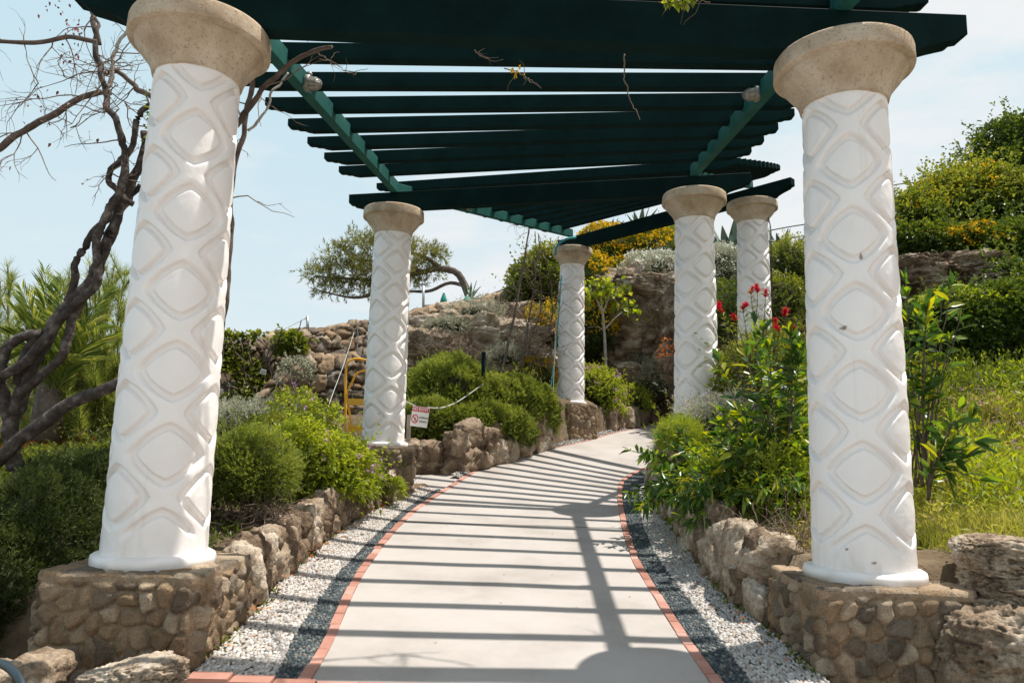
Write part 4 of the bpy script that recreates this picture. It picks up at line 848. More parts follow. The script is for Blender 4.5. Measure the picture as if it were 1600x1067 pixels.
def twig(p, d, ln_, r, depth):
    n = 7; P = [p]
    for k in range(n): d = unit(d + rngv.normal(0, .22, 3) + [0, 0, -.02]); P.append(P[-1] + d * ln_ / n)
    tw.add(*tube(P, np.linspace(r, r * .35, n + 1), 5, cap=False))
    if depth > 0:
        for k in range(rngv.integers(1, 4)):
            i = rngv.integers(1, n); dd = unit(d + rngv.normal(0, .8, 3) * [1, .6, 1]); twig(P[i], dd, ln_ * rngv.uniform(.35, .7), r * .6, depth - 1)
    if rngv.random() < .12: red.append(P[-1])
for q, cnt in ((ST_[2], 10), (ST_[7], 7), (ST_[8], 5), (ST_[9], 6), (ST_[6], 3), (ST_[10], 3), (ST_[11], 3), (ST_[13], 6)):
    for k in range(cnt):
        lo = .45 if q is ST_[2] else .05; i = int(len(q) * rngv.uniform(lo, .97)); twig(q[i], unit(rngv.normal(0, 1, 3) * [1, .5, .9] + [-.25, 0, .0]), rngv.uniform(.25, .6), .0055, 2)
for (u, v) in ((150, 100), (135, 40), (175, 95), (100, 120), (60, 130), (205, 110), (195, 160), (215, 60), (110, 200)):
    for k in range(2): twig(at(u, v, 5.2 + rngv.uniform(-.2, .2)), unit(rngv.normal(0, 1, 3)), rngv.uniform(.3, .55), .0045, 2)
tw.build('fine_twig_growth', MAT['twig'], vine)['kind'] = 'stuff'
P = np.array([at(u + rngv.normal(0, 9), v + rngv.normal(0, 7), 5.15 + rngv.normal(0, .05)) for (u, v, n) in ((80, 2, 7), (88, 6, 6), (115, 40, 9), (125, 52, 9), (135, 55, 6), (108, 82, 6), (122, 90, 8), (62, 146, 4), (90, 148, 4), (165, 100, 3), (35, 163, 2), (45, 172, 2), (87, 170, 2), (86, 58, 2)) for _ in range(n)] + [p for p in red[:20]])
V, Fc, c = leaf_geo(P, rngv.normal(0, 1, (len(P), 3)) + [0, 0, -.6], .030, .020, rngv, 'diamond', .3); mesh('dry_leaves', rel(V, vine), Fc, MAT['redleaf'], vine, False, c)
P = np.array([at(232 + rngv.normal(0, 4), 190 + rngv.normal(0, 16), 5.1) for _ in range(60)])
V, Fc, c = leaf_geo(P, rngv.normal(0, 1, (60, 3)), .03, .02, rngv); mesh('young_leaves', rel(V, vine), Fc, MAT['lime'], vine, False, c)
# loose twigs caught in the pergola
def pergtwig(label, pts, r, seed, mat='twig', leaves=0, lm='orange', sub=4):
    P = np.array([at(*p) for p in pts]); root = thing('dry_twig', label, 'twig', P[0]); a = Acc(); rg = np.random.default_rng(seed)
    Q = smooth_line(P, 22); Q = Q + rg.normal(0, .004, Q.shape); a.add(*tube(Q, np.linspace(r, r * .5, 22), 6))
    for k in range(sub):
        i = rg.integers(3, 20); d = unit(rg.normal(0, 1, 3)); W = [Q[i]]
        for _ in range(5): d = unit(d + rg.normal(0, .3, 3)); W.append(W[-1] + d * .035)
        a.add(*tube(W, np.linspace(r * .6, r * .25, 6), 4))
    a.build('stem', MAT[mat], root)
    if leaves:
        LP = Q[rg.integers(2, 14, leaves)] + rg.normal(0, .015, (leaves, 3)); V, Fc, c = leaf_geo(LP, rg.normal(0, 1, (leaves, 3)), .05, .035, rg); mesh('leaves', rel(V, root), Fc, MAT[lm], root, False, c)
    return root
pergtwig('thin brown twig hanging down from the front beam', [(976, 85, 4.6), (976, 120, 4.6), (982, 150, 4.6), (1001, 187, 4.6)], .005, 1, sub=0)
pergtwig('twig with yellow leaves poking between the slats', [(788, 107, 5.2), (806, 112, 5.2), (826, 124, 5.2), (846, 138, 5.2)], .005, 2, leaves=9, lm='yellow')
pergtwig('bare forked twig sticking out near the left girder', [(495, 82, 5.1), (520, 98, 5.1), (545, 112, 5.1), (575, 108, 5.1)], .004, 3, sub=9)
pergtwig('short bare twig between the slats above the yellow leaves', [(742, 80, 5.0), (752, 88, 5.0), (762, 92, 5.0)], .003, 4, sub=5)
pergtwig('tuft of green and yellow leaves over the beam at the top edge', [(1030, 4, 4.1), (1060, 0, 4.1), (1085, 2, 4.1), (1110, 3, 4.1)], .004, 5, leaves=60, lm='lime')
# vine lying on top of the slats (throws the twig shadows on the path)
root = thing('climbing_vine', 'bare vine lying across the top of the pergola slats', 'climber', (0, 5, 4.9)); a = Acc(); rg = np.random.default_rng(9)
for (x, y, dx, dy, l) in ((-1.2, 4.2, .9, .35, 1.6), (.2, 4.5, 1, .25, 1.3), (.5, 4.15, -.3, 1, .9), (1.9, 4.0, 1, .3, .8), (-2.2, 4.8, .4, 1, 1.0), (2.6, 4.5, -.5, .5, .8)):
    d = unit(np.array([dx, dy, .12])); P = [np.array([x, y, 4.83 + .12 * (y - 4.3)])]
    for k in range(12): d = unit(d + rg.normal(0, .12, 3) * [1, 1, .3]); P.append(P[-1] + d * l / 12)
    a.add(*tube(P, np.linspace(.012, .005, 13), 5, .2))
    for k in range(9):
        i = rg.integers(2, 12); dd = unit(d + rg.normal(0, .7, 3)); W = [P[i]]
        for _ in range(5): dd = unit(dd + rg.normal(0, .3, 3)); W.append(W[-1] + dd * .05)
        a.add(*tube(W, np.linspace(.005, .002, 6), 4))
a.build('stems', MAT['bark'], root)

# ------------------------------------------------------------------ shrubs on the left
JK = dict(mat='juniper', per=11, shl=.08, ll=.030, lw=.0080, kind='blade', core=.88, droop=0, lump=.22, shell=.16, spread=.45, long_=.04)
bush('juniper_shrub', 'clipped juniper shrub directly right of the left front column', 'shrub', [PB(392, 738, 6.1, 64, 58, .42), PB(300, 742, 6.2, 70, 55, .4)], nsh=6500, seed=1, **{**JK, 'lump': .16})
bush('juniper_shrub', 'large shade-toned juniper sprawling left of the front plinth', 'shrub', [PB(60, 905, 4.9, 95, 150, .5), PB(120, 800, 5.5, 85, 85, .55), PB(-40, 960, 4.5, 110, 130, .6), PB(215, 780, 5.6, 70, 70, .4)], nsh=15000, seed=2, **{**JK, 'lump': .2, 'mat': 'junipershade'})
bush('juniper_shrub', 'small bright green juniper behind the shade-toned one at the left edge', 'shrub', [PB(20, 795, 6.6, 75, 45, .5)], nsh=3200, seed=3, **JK)
bush('juniper_shrub', 'big rounded juniper overhanging the boulder planter wall', 'shrub', [PB(700, 622, 12.9, 66, 62, .8), PB(795, 640, 13.5, 76, 52, .8), PB(735, 668, 12.5, 95, 38, .7), PB(672, 664, 12.0, 44, 38, .5)], nsh=17000, seed=4, **{**JK, 'shl': .10, 'll': .05, 'lw': .014, 'lump': .17, 'long_': .03})
bush('santolina_shrub', 'silver grey feathery shrub in front of the ivy covered wall', 'shrub', [PB(395, 668, 8.9, 62, 34, .4), PB(350, 660, 9.0, 35, 24, .3)], 'silver', 1500, 10, .13, .035, .010, 'blade', 5, core=.82, upw=1.1, lump=.25)
bush('clipped_shrub', 'clipped green shrub with a flat top behind the lantana', 'shrub', [PB(450, 688, 8.1, 74, 36, .45)], 'broad', 2600, 7, .08, .035, .016, 'diamond', 6, core=.88, lump=.08)
bush('lantana_shrub', 'yellow green shrub with mauve flowers beside the second left column', 'shrub', [PB(495, 738, 7.5, 70, 52, .5), PB(548, 754, 7.8, 32, 28, .35), PB(470, 708, 7.3, 38, 36, .35)], 'lime', 2500, 9, .13, .048, .024, 'diamond', 7, flowers=('pink', 26, .022, 9), lump=.26, core=.8, twigs=30)
bush('lantana_shrub', 'low green shrub with few mauve flowers against the second left plinth', 'shrub', [PB(576, 750, 8.5, 17, 22, .2)], 'broad', 900, 8, .10, .045, .022, 'diamond', 8, flowers=('pink', 8, .022, 9))
bush('lantana_shrub', 'thin shoots with mauve flowers in front of the leaning board', 'shrub', [PB(458, 640, 8.3, 30, 22, .2), PB(500, 655, 8.3, 26, 14, .2)], 'lime', 240, 8, .12, .045, .022, 'diamond', 9, flowers=('pink', 8, .022, 10), core=0, lump=.4)
dry_twigs('dry_twigs', 'tangle of dry brown twigs under the clipped juniper', at(392, 812, 5.9), (.26, .16, .13), 300, 10, .004, .3)
dry_twigs('dry_twigs', 'dry grey brown twigs under the lantana shrub', at(505, 778, 7.4), (.42, .12, .08), 110, 11, .005, .3)
bush('spiky_weed', 'small spiky green plant at the foot of the second left plinth', 'plant', [PB(617, 764, 8.7, 10, 12, .08)], 'lime', 60, 6, .03, .10, .014, 'long', 12, core=0, upw=.5, twigs=3)
bush('spiky_weed', 'small dark weed growing between the edging stones', 'plant', [PB(415, 905, 6.0, 11, 10, .06)], 'broad', 90, 6, .03, .04, .008, 'blade', 13, core=0, twigs=3)

# ivy on the retaining wall
rg = np.random.default_rng(15); pts = []
while len(pts) < 2600:
    u, v = rg.uniform(330, 455), rg.uniform(518, 668)
    if fbm(np.array([[u * .022, v * .022, 0]]), 3, 60)[0] + (.25 if u < 420 else -.1) - abs(u - 375) * .004 + (560 - v) * .0012 > 0 : 
        Y = 13.05 + max(0, (u - 345) / 125) * .75 + (660 - v) / 140 * .25; pts.append(at(u, v, Y - rg.uniform(.0, .22)))
root = thing('ivy', 'bright green ivy hanging over the left end of the retaining wall', 'climber', at(375, 668, 12.9)); P = np.array(pts)
V, Fc, c = leaf_geo(P, rg.normal(0, .6, (len(P), 3)) + [.1, -1, .2], .10, .085, rg, 'diamond', .2); mesh('leaves', rel(V, root), Fc, MAT['broad'], root, False, c)
a = Acc()
for k in range(14):
    u = rg.uniform(345, 430); W = [at(u + rg.normal(0, 10), v, 13.0 + (u - 345) / 150) for v in np.linspace(670, 530, 8)]; a.add(*tube(smooth_line(W, 16), .012, 5))
a.build('stems', MAT['bark'], root)
bush('ivy', 'small tuft of ivy on top of the retaining wall', 'climber', [PB(452, 540, 13.75, 22, 22, .2)], 'broad', 200, 7, .08, .08, .06, 'diamond', 16, core=.5)
bush('trailing_plant', 'pale leaved plant clinging to the middle of the stone wall', 'plant', [PB(462, 582, 13.0, 26, 22, .15)], 'silver', 160, 7, .08, .05, .03, 'diamond', 17, core=0)

# pine sapling and palm at the left edge
def needle_tree(name, label, base, tops, Y, seed, mat, ll, nper, shl, lw=.004):
    rg = np.random.default_rng(seed); root = thing(name, label, 'tree', at(*base)); a = Acc(); LP = []; LD = []
    trunkend = at(base[0] + 5, base[1] - 150, base[2]); a.add(*tube(smooth_line([at(*base), (at(*base) + trunkend) / 2 + [.05, 0, 0], trunkend], 12), np.linspace(.05, .03, 12), 8, .2))
    for (u, v, y) in tops:
        b0 = at(base[0] + rg.uniform(-4, 6), base[1] - rg.uniform(20, 140), base[2]); e = at(u, v, y); mid = (b0 + e) / 2 + np.array([(e - b0)[0] * .25, 0, -.12 * np.linalg.norm(e - b0)])
        Q = smooth_line([b0, mid, e], 40); a.add(*tube(Q, np.linspace(.02, .006, 40), 6, .2))
        for s in np.linspace(.25, 1, nper):
            i = min(39, int(s * 39)); m = 26; T = unit(Q[min(39, i + 1)] - Q[max(0, i - 1)])
            LP.append(np.repeat(Q[i][None], m, 0) + rg.normal(0, .012, (m, 3))); LD.append(T[None] * 1.0 + rg.normal(0, .55, (m, 3)) + [0, 0, .25])
            if rg.random() < .5:
                sd = unit(T + rg.normal(0, .6, 3) + [0, 0, .3]); W = Q[i] + sd[None] * np.linspace(0, shl * rg.uniform(.6, 1.4), 6)[:, None]; a.add(*tube(W, .005, 4))
                for q in W[1:]: LP.append(np.repeat(q[None], 18, 0)); LD.append(sd[None] + rg.normal(0, .5, (18, 3)) + [0, 0, .2])
    a.build('trunk', MAT['bark'], root); LP = np.concatenate(LP); LD = np.concatenate(LD)
    V, Fc, c = leaf_geo(LP, LD, ll, lw, rg, 'blade', .12); mesh('needles', rel(V, root), Fc, MAT[mat], root, False, c); return root
rg = np.random.default_rng(20)
tops = [(12, 415, 8), (0, 440, 8.3), (30, 470, 8.2), (88, 470, 7.8), (108, 430, 8), (140, 415, 8), (150, 480, 7.9), (170, 440, 8.1), (178, 420, 8.2), (195, 430, 8), (190, 500, 7.8), (60, 520, 8.3), (130, 500, 8), (165, 540, 7.6), (100, 550, 7.7), (185, 570, 7.7), (150, 600, 7.5), (95, 620, 7.4), (60, 600, 7.8), (180, 630, 7.6), (205, 560, 8), (215, 480, 8.2), (215, 620, 8), (125, 660, 7.4), (75, 650, 7.6), (30, 560, 8.4), (40, 640, 8.2), (120, 590, 8.1), (165, 505, 8.3), (10, 510, 8.5)]
needle_tree('pine_sapling', 'young long needled pine left of the front column', (120, 745, 7.9), tops, 8, 21, 'palm', .17, 20, .22, .0055)
needle_tree('pine_sapling', 'second young pine with downward needles low at the left edge', (200, 760, 8.6), [(60, 700, 7.6), (100, 690, 7.5), (150, 700, 7.4), (200, 660, 7.7), (30, 720, 7.9), (5, 690, 8), (170, 650, 7.6), (130, 720, 7.4), (240, 640, 8), (60, 740, 7.5), (110, 750, 7.2)], 8, 22, 'pine', .15, 16, .2, .005)
def palm(label, base, fronds, seed, n=46):
    root = thing('palm_tree', label, 'palm', at(*base)); rg = np.random.default_rng(seed); a = Acc(); b = Acc(); B0 = at(*base)
    a.add(*tube([B0 + [0, 0, -.3], B0 + [0, 0, .3]], [.14, .10], 12, .3)); a.build('trunk', MAT['bark'], root)
    for (u, v, y, dr) in fronds:
        e = at(u, v, y); mid = (B0 + e) / 2 + np.array([0, 0, dr]); Q = smooth_line([B0, mid, e], n); b = Acc(); b.add(*tube(Q, np.linspace(.014, .003, n), 5), c=.4)
        T = unit(np.gradient(Q, axis=0)); sd = unit(np.cross(T, [0, 0, 1.])); 
        for s in (-1, 1):
            P = Q[6:]; D = T[6:] * .9 + sd[6:] * s * .9 + [0, 0, .25] + rg.normal(0, .06, P.shape); L_ = .34 * np.sin(np.linspace(.35, 2.75, len(P))) + .04
            V, Fc, c = leaf_geo(P, D, L_, .018, rg, 'diamond', .15); b.add(V, Fc, c)
        b.build('frond', MAT['palm'], root, False)
palm('feathery palm fronds rising behind the pine sapling at the left edge', (75, 640, 7.3), [(130, 560, 7.0, .2), (20, 480, 7.1, .25), (165, 455, 7.2, .15), (185, 520, 7.0, .25), (70, 425, 7.3, .15), (100, 440, 7.4, .1), (35, 455, 7.0, .15), (120, 470, 7.2, .2), (10, 520, 7, .3), (75, 450, 7.6, .1), (150, 510, 7.0, .3), (50, 480, 7.2, .2), (90, 500, 7.0, .25), (0, 570, 7, .35)], 23)
bush('low_shrub', 'low dry shrub with orange leaves under the pine sapling', 'shrub', [PB(80, 715, 7.6, 60, 22, .4)], 'orange', 160, 6, .12, .06, .03, 'diamond', 24, core=0)
bush('low_shrub', 'green undergrowth between the pine sapling and the shade-toned juniper', 'shrub', [PB(110, 740, 7.0, 110, 30, .5), PB(230, 720, 7.2, 60, 40, .4)], 'broad', 2000, 7, .12, .05, .015, 'diamond', 25, core=.85)
bush('low_shrub', 'distant green shrub low behind the pine trunks', 'shrub', [PB(160, 690, 10.5, 120, 50, .8), PB(20, 715, 10.5, 90, 30, .8)], 'pine', 1800, 8, .2, .08, .02, 'diamond', 26, core=.85)

# ------------------------------------------------------------------ middle distance
# bare woody shrub with long stems left of the farthest column
root = thing('bare_shrub', 'tall leafless shrub with leaning stems left of the farthest column', 'shrub', at(800, 615, 14.2)); rg = np.random.default_rng(30)
tw = Acc()
for (pts, r) in (([(779, 600, 14.0), (800, 510, 14.1), (815, 430, 14.2), (828, 352, 14.3)], .030), ([(800, 600, 14.2), (825, 540, 14.3), (845, 480, 14.3), (843, 420, 14.3), (842, 365, 14.4)], .02), ([(805, 600, 14.3), (835, 560, 14.3), (858, 515, 14.3), (862, 450, 14.4), (850, 390, 14.4)], .02),
                 ([(790, 600, 14.2), (820, 560, 14.3), (850, 535, 14.2), (868, 500, 14.2)], .016), ([(812, 600, 14.1), (822, 520, 14.1), (835, 450, 14.2), (838, 400, 14.2), (835, 362, 14.1)], .016), ([(820, 602, 14.3), (845, 565, 14.3), (865, 540, 14.2)], .014), ([(796, 596, 14.2), (815, 560, 14.2), (822, 500, 14.2), (806, 470, 14.2)], .012)):
    Q = smooth_line([at(*p) for p in pts], 24); Q = Q + rg.normal(0, .006, Q.shape); a = Acc(); a.add(*tube(Q, np.linspace(r, r * .5, 24), 7, .2, 3)); a.build('stem', MAT['bark'], root)
    for k in range(12):
        i = rg.integers(8, 24); d = unit(rg.normal(0, 1, 3) + [0, 0, .5]); W = [Q[i]]
        for _ in range(6): d = unit(d + rg.normal(0, .3, 3)); W.append(W[-1] + d * rg.uniform(.05, .14))
        tw.add(*tube(W, np.linspace(.007, .002, 7), 4, cap=False))
        for _ in range(2):
            d2 = unit(rg.normal(0, 1, 3)); X_ = [W[3]]
            for _ in range(4): d2 = unit(d2 + rg.normal(0, .3, 3)); X_.append(X_[-1] + d2 * .07)
            tw.add(*tube(X_, np.linspace(.004, .0015, 5), 4, cap=False))
tw.build('fine_twig_growth', MAT['twig'], root)['kind'] = 'stuff'
G = 'shrubs on the rocky slope'
bush('broadleaf_shrub', 'dark green shrub on the skyline left of the farthest column', 'shrub', [PB(850, 440, 17.6, 42, 48, .8), PB(822, 450, 17.8, 24, 34, .6)], 'broad', 1800, 7, .2, .09, .045, 'diamond', 40, G, lump=.3)
bush('gorse_shrub', 'yellow flowering shrub low between the bare stems and the farthest column', 'shrub', [PB(850, 525, 15.6, 34, 50, .5), PB(835, 590, 15, 34, 26, .5)], 'broad', 900, 7, .12, .05, .02, 'diamond', 41, G, flowers=('yellow', 300, .038, 9))
bush('gorse_shrub', 'yellow flowering shrub at the top of the slope under the far beam', 'shrub', [PB(955, 402, 20.5, 64, 44, 1.0), PB(1015, 400, 20.3, 52, 38, 1)], 'dark', 2600, 7, .18, .07, .03, 'diamond', 42, G, flowers=('yellow', 800, .05, 10))
bush('gorse_shrub', 'dark yellow dotted shrub right behind the farthest column', 'shrub', [PB(905, 450, 18.6, 44, 60, .9), PB(915, 520, 17.8, 44, 60, .8)], 'dark', 2600, 7, .16, .06, .03, 'diamond', 43, G, flowers=('yellow', 560, .048, 10))
bush('gorse_shrub', 'small shrub with bright yellow patches beside the fig tree crown', 'shrub', [PB(968, 440, 19.2, 30, 30, .6)], 'dark', 700, 7, .15, .06, .03, 'diamond', 44, G, flowers=('yellow', 170, .045, 10))
bush('white_flowered_shrub', 'white flowered shrub on the cliff ledge left of the second right column', 'shrub', [PB(1032, 424, 18.0, 34, 26, .6)], 'silver', 900, 8, .16, .06, .015, 'blade', 45, G, flowers=('whiteflower', 150, .035, 8), upw=1)
bush('silver_shrub', 'pale shrub with white flower heads right of the gorse', 'shrub', [PB(1000, 425, 18.6, 28, 26, .5)], 'silver', 700, 8, .15, .05, .02, 'blade', 46, G, flowers=('whiteflower', 70, .035, 8), upw=.8)
bush('broadleaf_shrub', 'dark green hillside shrub behind the second right column', 'shrub', [PB(1050, 400, 21, 60, 40, 1)], 'broad', 1500, 7, .2, .09, .04, 'diamond', 47, G)
bush('silver_shrub', 'grey green shrub with white flowers between the two right hand middle columns', 'shrub', [PB(1132, 435, 15.5, 34, 55, .6)], 'silver', 1100, 8, .14, .05, .018, 'blade', 48, G, flowers=('whiteflower', 90, .03, 7))
bush('broadleaf_shrub', 'bright green shrub right of the rear right column', 'shrub', [PB(1232, 425, 13.6, 44, 50, .6), PB(1215, 470, 13, 40, 40, .5)], 'broad', 2000, 8, .13, .045, .022, 'diamond', 49, G, flowers=('whiteflower', 40, .02, 6))
bush('broadleaf_shrub', 'mid green shrub hidden low behind the rear right column', 'shrub', [PB(1160, 500, 14, 70, 60, .6)], 'dark', 1500, 8, .14, .05, .02, 'diamond', 50, G)
bush('lantana_shrub', 'low pink flowered shrub right of the farthest plinth', 'shrub', [PB(932, 612, 16.0, 38, 36, .5), PB(948, 640, 15.9, 26, 20, .3)], 'lime', 1100, 8, .13, .05, .024, 'diamond', 51, G, flowers=('pink', 26, .03, 8))
bush('santolina_shrub', 'silver grey shrub at the foot of the cliff', 'shrub', [PB(1018, 600, 17.2, 36, 32, .5), PB(1000, 580, 17.4, 20, 20, .4)], 'silver', 1000, 9, .16, .045, .012, 'blade', 52, G, upw=1)
bush('low_shrub', 'yellow green low shrub between the pink flowered and the silver shrub', 'shrub', [PB(988, 626, 16.8, 26, 22, .4)], 'lime', 600, 8, .12, .045, .02, 'diamond', 53, G)
bush('dry_shrub', 'dry olive shrub growing on the retaining wall top', 'shrub', [PB(745, 492, 15.0, 44, 20, .4)], 'silver', 420, 8, .2, .05, .01, 'blade', 54, G, core=.6, upw=1.0)
bush('silver_shrub', 'low pale green shrub on the rock ledge right of the second left column', 'shrub', [PB(700, 512, 14.7, 32, 13, .35)], 'silver', 500, 8, .1, .045, .015, 'blade', 55, G)
bush('dry_shrub', 'straggly grey green shrub hanging over the front of the rock outcrop', 'shrub', [PB(790, 560, 14.6, 26, 18, .3)], 'silver', 260, 7, .14, .05, .014, 'blade', 59, G, core=.5, upw=.6)
dry_twigs('dry_twigs', 'reddish dry twigs on the rocks above the round juniper', at(705, 552, 14.2), (.45, .2, .14), 220, 56, .006, .5)
dry_twigs('dry_twigs', 'grey dry twigs on the rock ledge below the wall top', at(790, 500, 15.6), (.5, .2, .18), 160, 57, .006, .5)
bush('dry_shrub', 'orange leaved sprig beside the second right column', 'shrub', [PB(1042, 550, 15.5, 8, 18, .12)], 'orange', 11, 4, .1, .15, .06, 'diamond', 58, core=0)

# slim pale tree behind the farthest column
root = thing('fig_tree', 'slim pale trunked tree with bright green leaves right of the farthest column', 'tree', at(952, 612, 17.0)); rg = np.random.default_rng(60); a = Acc(); ends = []
for (pts, r0, r1) in (([(953, 618, 17), (947, 575, 17), (945, 530, 17), (942, 490, 17)], .05, .03), ([(945, 515, 17), (958, 500, 16.9), (972, 488, 16.9)], .022, .012), ([(942, 490, 17), (934, 472, 17), (930, 460, 17)], .024, .012), ([(942, 490, 17), (950, 468, 17), (956, 452, 17)], .022, .01), ([(944, 516, 17), (930, 510, 17.1), (918, 512, 17.1)], .016, .008), ([(942, 495, 17), (940, 470, 17), (942, 450, 17)], .02, .01)):
    Q = smooth_line([at(*p) for p in pts], 14); a.add(*tube(Q, np.linspace(r0, r1, 14), 7, .15)); ends.append(Q[-1])
a.build('trunk', MAT['palebark'], root)
P = np.concatenate([at(u, v, 17) + rg.normal(0, 1, (n, 3)) * [.16, .16, .10] for u, v, n in ((928, 455, 34), (945, 445, 40), (960, 452, 34), (975, 478, 22), (988, 488, 18), (922, 465, 14), (935, 470, 12), (968, 460, 14))])
V, Fc, c = leaf_geo(P, rg.normal(0, 1, (len(P), 3)) + [0, 0, .1], .18, .13, rg); mesh('crown', rel(V, root), Fc, MAT['lime'], root, False, c)

# agaves on the slope
def agave(label, u, v, Y, n, ln_, wd, seed, lean=.5):
    root = thing('agave', label, 'agave', at(u, v, Y), 'agaves on the hillside'); rg = np.random.default_rng(seed); B0 = at(u, v, Y)
    for k in range(n):
        an = k * 2.399; tl = .25 + .9 * (k / n) * lean * 2; d = np.array([math.cos(an) * math.sin(tl), math.sin(an) * math.sin(tl), math.cos(tl)]); L_ = ln_ * rg.uniform(.8, 1.1)
        T = np.linspace(0, 1, 9); C = B0 + d[None] * (T * L_)[:, None] + np.array([0, 0, -.18 * L_]) * (T ** 2)[:, None] * tl; sd = unit(np.cross(d, [0, 0, 1.])); nn = np.cross(sd, d)
        W = wd * np.array([.7, .85, 1, 1, .95, .8, .6, .35, .02]) * .5; Vv = np.stack([C - sd * W[:, None] + nn * W[:, None] * .35, C - nn * .012, C + sd * W[:, None] + nn * W[:, None] * .35, C - nn * .03 * (1 - T[:, None])], 1).reshape(-1, 3)
        i = np.arange(8)[:, None] * 4; f = np.concatenate([i + [0, 1, 5, 4], i + [1, 2, 6, 5], i + [2, 3, 7, 6], i + [3, 0, 4, 7]]); c = np.full((len(Vv), 3), rg.random())
        mesh('blade', rel(Vv, root), f, MAT['agave'], root, True, c)
agave('large grey green agave between the two middle right columns', 1140, 432, 16.5, 20, 1.55, .26, 70)
agave('agave with drooping blades right of the rear right column', 1222, 408, 15.5, 14, .9, .12, 71, .75)
agave('upright agave tips showing above the far beam', 1000, 375, 22.0, 14, 1.1, .2, 72, .4)
agave('small agave on the skyline seen between the far beams', 955, 378, 22.5, 12, .9, .15, 73, .4)
agave('tiny dark agave beside the leaning pine trunk', 735, 470, 22.0, 9, .65, .09, 74, .4)

# leaning pine on the skyline
root = thing('pine_tree', 'wind bent pine with a flat crown on the skyline behind the second left column', 'tree', at(735, 475, 24)); rg = np.random.default_rng(80); a = Acc()
for (pts, r0, r1) in (([(738, 480, 24), (728, 450, 24), (712, 425, 24), (690, 420, 24), (660, 425, 24), (600, 440, 24)], .15, .05), ([(727, 447, 24), (705, 442, 24), (670, 455, 24), (640, 455, 24), (580, 450, 24)], .065, .03), ([(690, 420, 24), (660, 400, 24), (620, 392, 24)], .09, .03), ([(660, 425, 24), (600, 410, 24), (550, 405, 24)], .08, .02), ([(620, 445, 24), (560, 465, 24), (500, 455, 24)], .07, .02), ([(600, 440, 24), (540, 435, 24), (490, 432, 24)], .06, .02)):
    Q = smooth_line([at(*p) for p in pts], 20); a.add(*tube(Q, np.linspace(r0, r1, 20), 8, .2, 4))
a.build('trunk', MAT['bark'], root)
bl = [PB(530, 400, 24, 34, 18), PB(575, 385, 24, 40, 22), PB(630, 392, 24, 40, 18), PB(672, 400, 24, 30, 17), PB(510, 428, 24, 38, 14), PB(560, 425, 24, 50, 22), PB(620, 420, 24, 50, 18), PB(520, 452, 24, 34, 13), PB(575, 452, 24, 36, 14), PB(668, 425, 24, 26, 11), PB(645, 440, 24, 20, 8)]
P, Nn = blob_points(bl, 2000, rg, 81, .6, 3.0, .8, -.8); b, d = shoots(P, Nn, 9, .22, rg, .6, .6)
V, Fc, c = leaf_geo(b, d, .16, .028, rg, 'blade', 0, np.repeat(.5 + .4 * fbm(P * 2, 2, 4), 9)); mesh('crown', rel(V, root), Fc, MAT['pine'], root, False, c)

# ------------------------------------------------------------------ right hand side
H = 'shrubs covering the right hillside'
hs = [('dark bushy shrub at the top right corner of the hillside', 'dark', [PB(1600, 245, 14.5, 62, 60, 1.0), PB(1560, 280, 14.5, 55, 45, 1)], 3000, None),
 ('yellow green shrub on the crest left of the top right bush', 'broad', [PB(1510, 320, 13.6, 62, 48, .9), PB(1465, 335, 13.6, 50, 36, .8)], 3000, ('yellow', 200, .032, 8)),
 ('bright green shrub at the right edge above the yellow one', 'broad', [PB(1590, 330, 13.0, 60, 42, .9)], 2000, None),
 ('olive shrub at the left end of the crest beside the front column', 'broad', [PB(1425, 350, 13.2, 40, 38, .8), PB(1390, 370, 13.6, 40, 36, .8)], 1900, ('yellow', 60, .03, 7)),
 ('dark rounded shrub low on the hillside above the brown rock bank', 'dark', [PB(1450, 390, 12.6, 62, 30, .7)], 1700, ('yellow', 40, .03, 6)),
 ('golden flowered shrub above the pale rock ledge', 'dark', [PB(1515, 392, 12.0, 46, 26, .5)], 1100, ('yellow', 420, .034, 9)),
 ('dark green shrub at the right edge above the hedge', 'dark', [PB(1590, 400, 11.8, 56, 44, .6)], 1900, None),
 ('small spreading shrub between the rock bank and the hedge', 'dark', [PB(1580, 445, 10.8, 46, 22, .5)], 800, ('whiteflower', 24, .03, 5))]
for i, (lb, m, bl, n, fl_) in enumerate(hs): bush('hillside_shrub', lb, 'shrub', bl, m, n, 8, .18, .085, .045, 'diamond', 90 + i, H, flowers=fl_, lump=.5, core=.78, shell=.3, long_=.10)
# clipped hedge
c0 = at(1530, 520, 9.3); blh = [PB(1500, 520, 9.2, 95, 62, .55), PB(1580, 512, 9.2, 95, 66, .6), PB(1660, 505, 9.3, 90, 70, .6)]
bush('clipped_hedge', 'dense clipped hedge with a sunlit top right of the front column', 'hedge', blh, 'dark', 7500, 8, .09, .055, .028, 'diamond', 101, None, core=.92, lump=.08, shell=.12, spread=.4)
root = thing('hedge_shoots', 'fresh bright shoots along the top of the clipped hedge', 'shrub', at(1530, 462, 9.2)); rg = np.random.default_rng(102)
P = np.concatenate([[at(rg.uniform(1430, 1640), 0, 9.2) for _ in range(0)]]) if 0 else np.array([at(u, 464 - (u - 1430) * .05 + 14 * abs(math.sin(u * .021)) + rg.uniform(-3, 20), 9.0 + rg.uniform(-.3, .4)) for u in rg.uniform(1432, 1660, 700)])
b, d = shoots(P, np.zeros_like(P) + [0, -.3, 1], 6, .10, rg, .8, .4); V, Fc, c = leaf_geo(b, d, .06, .028, rg); mesh('leaves', rel(V, root), Fc, MAT['lime'], root, False, c)

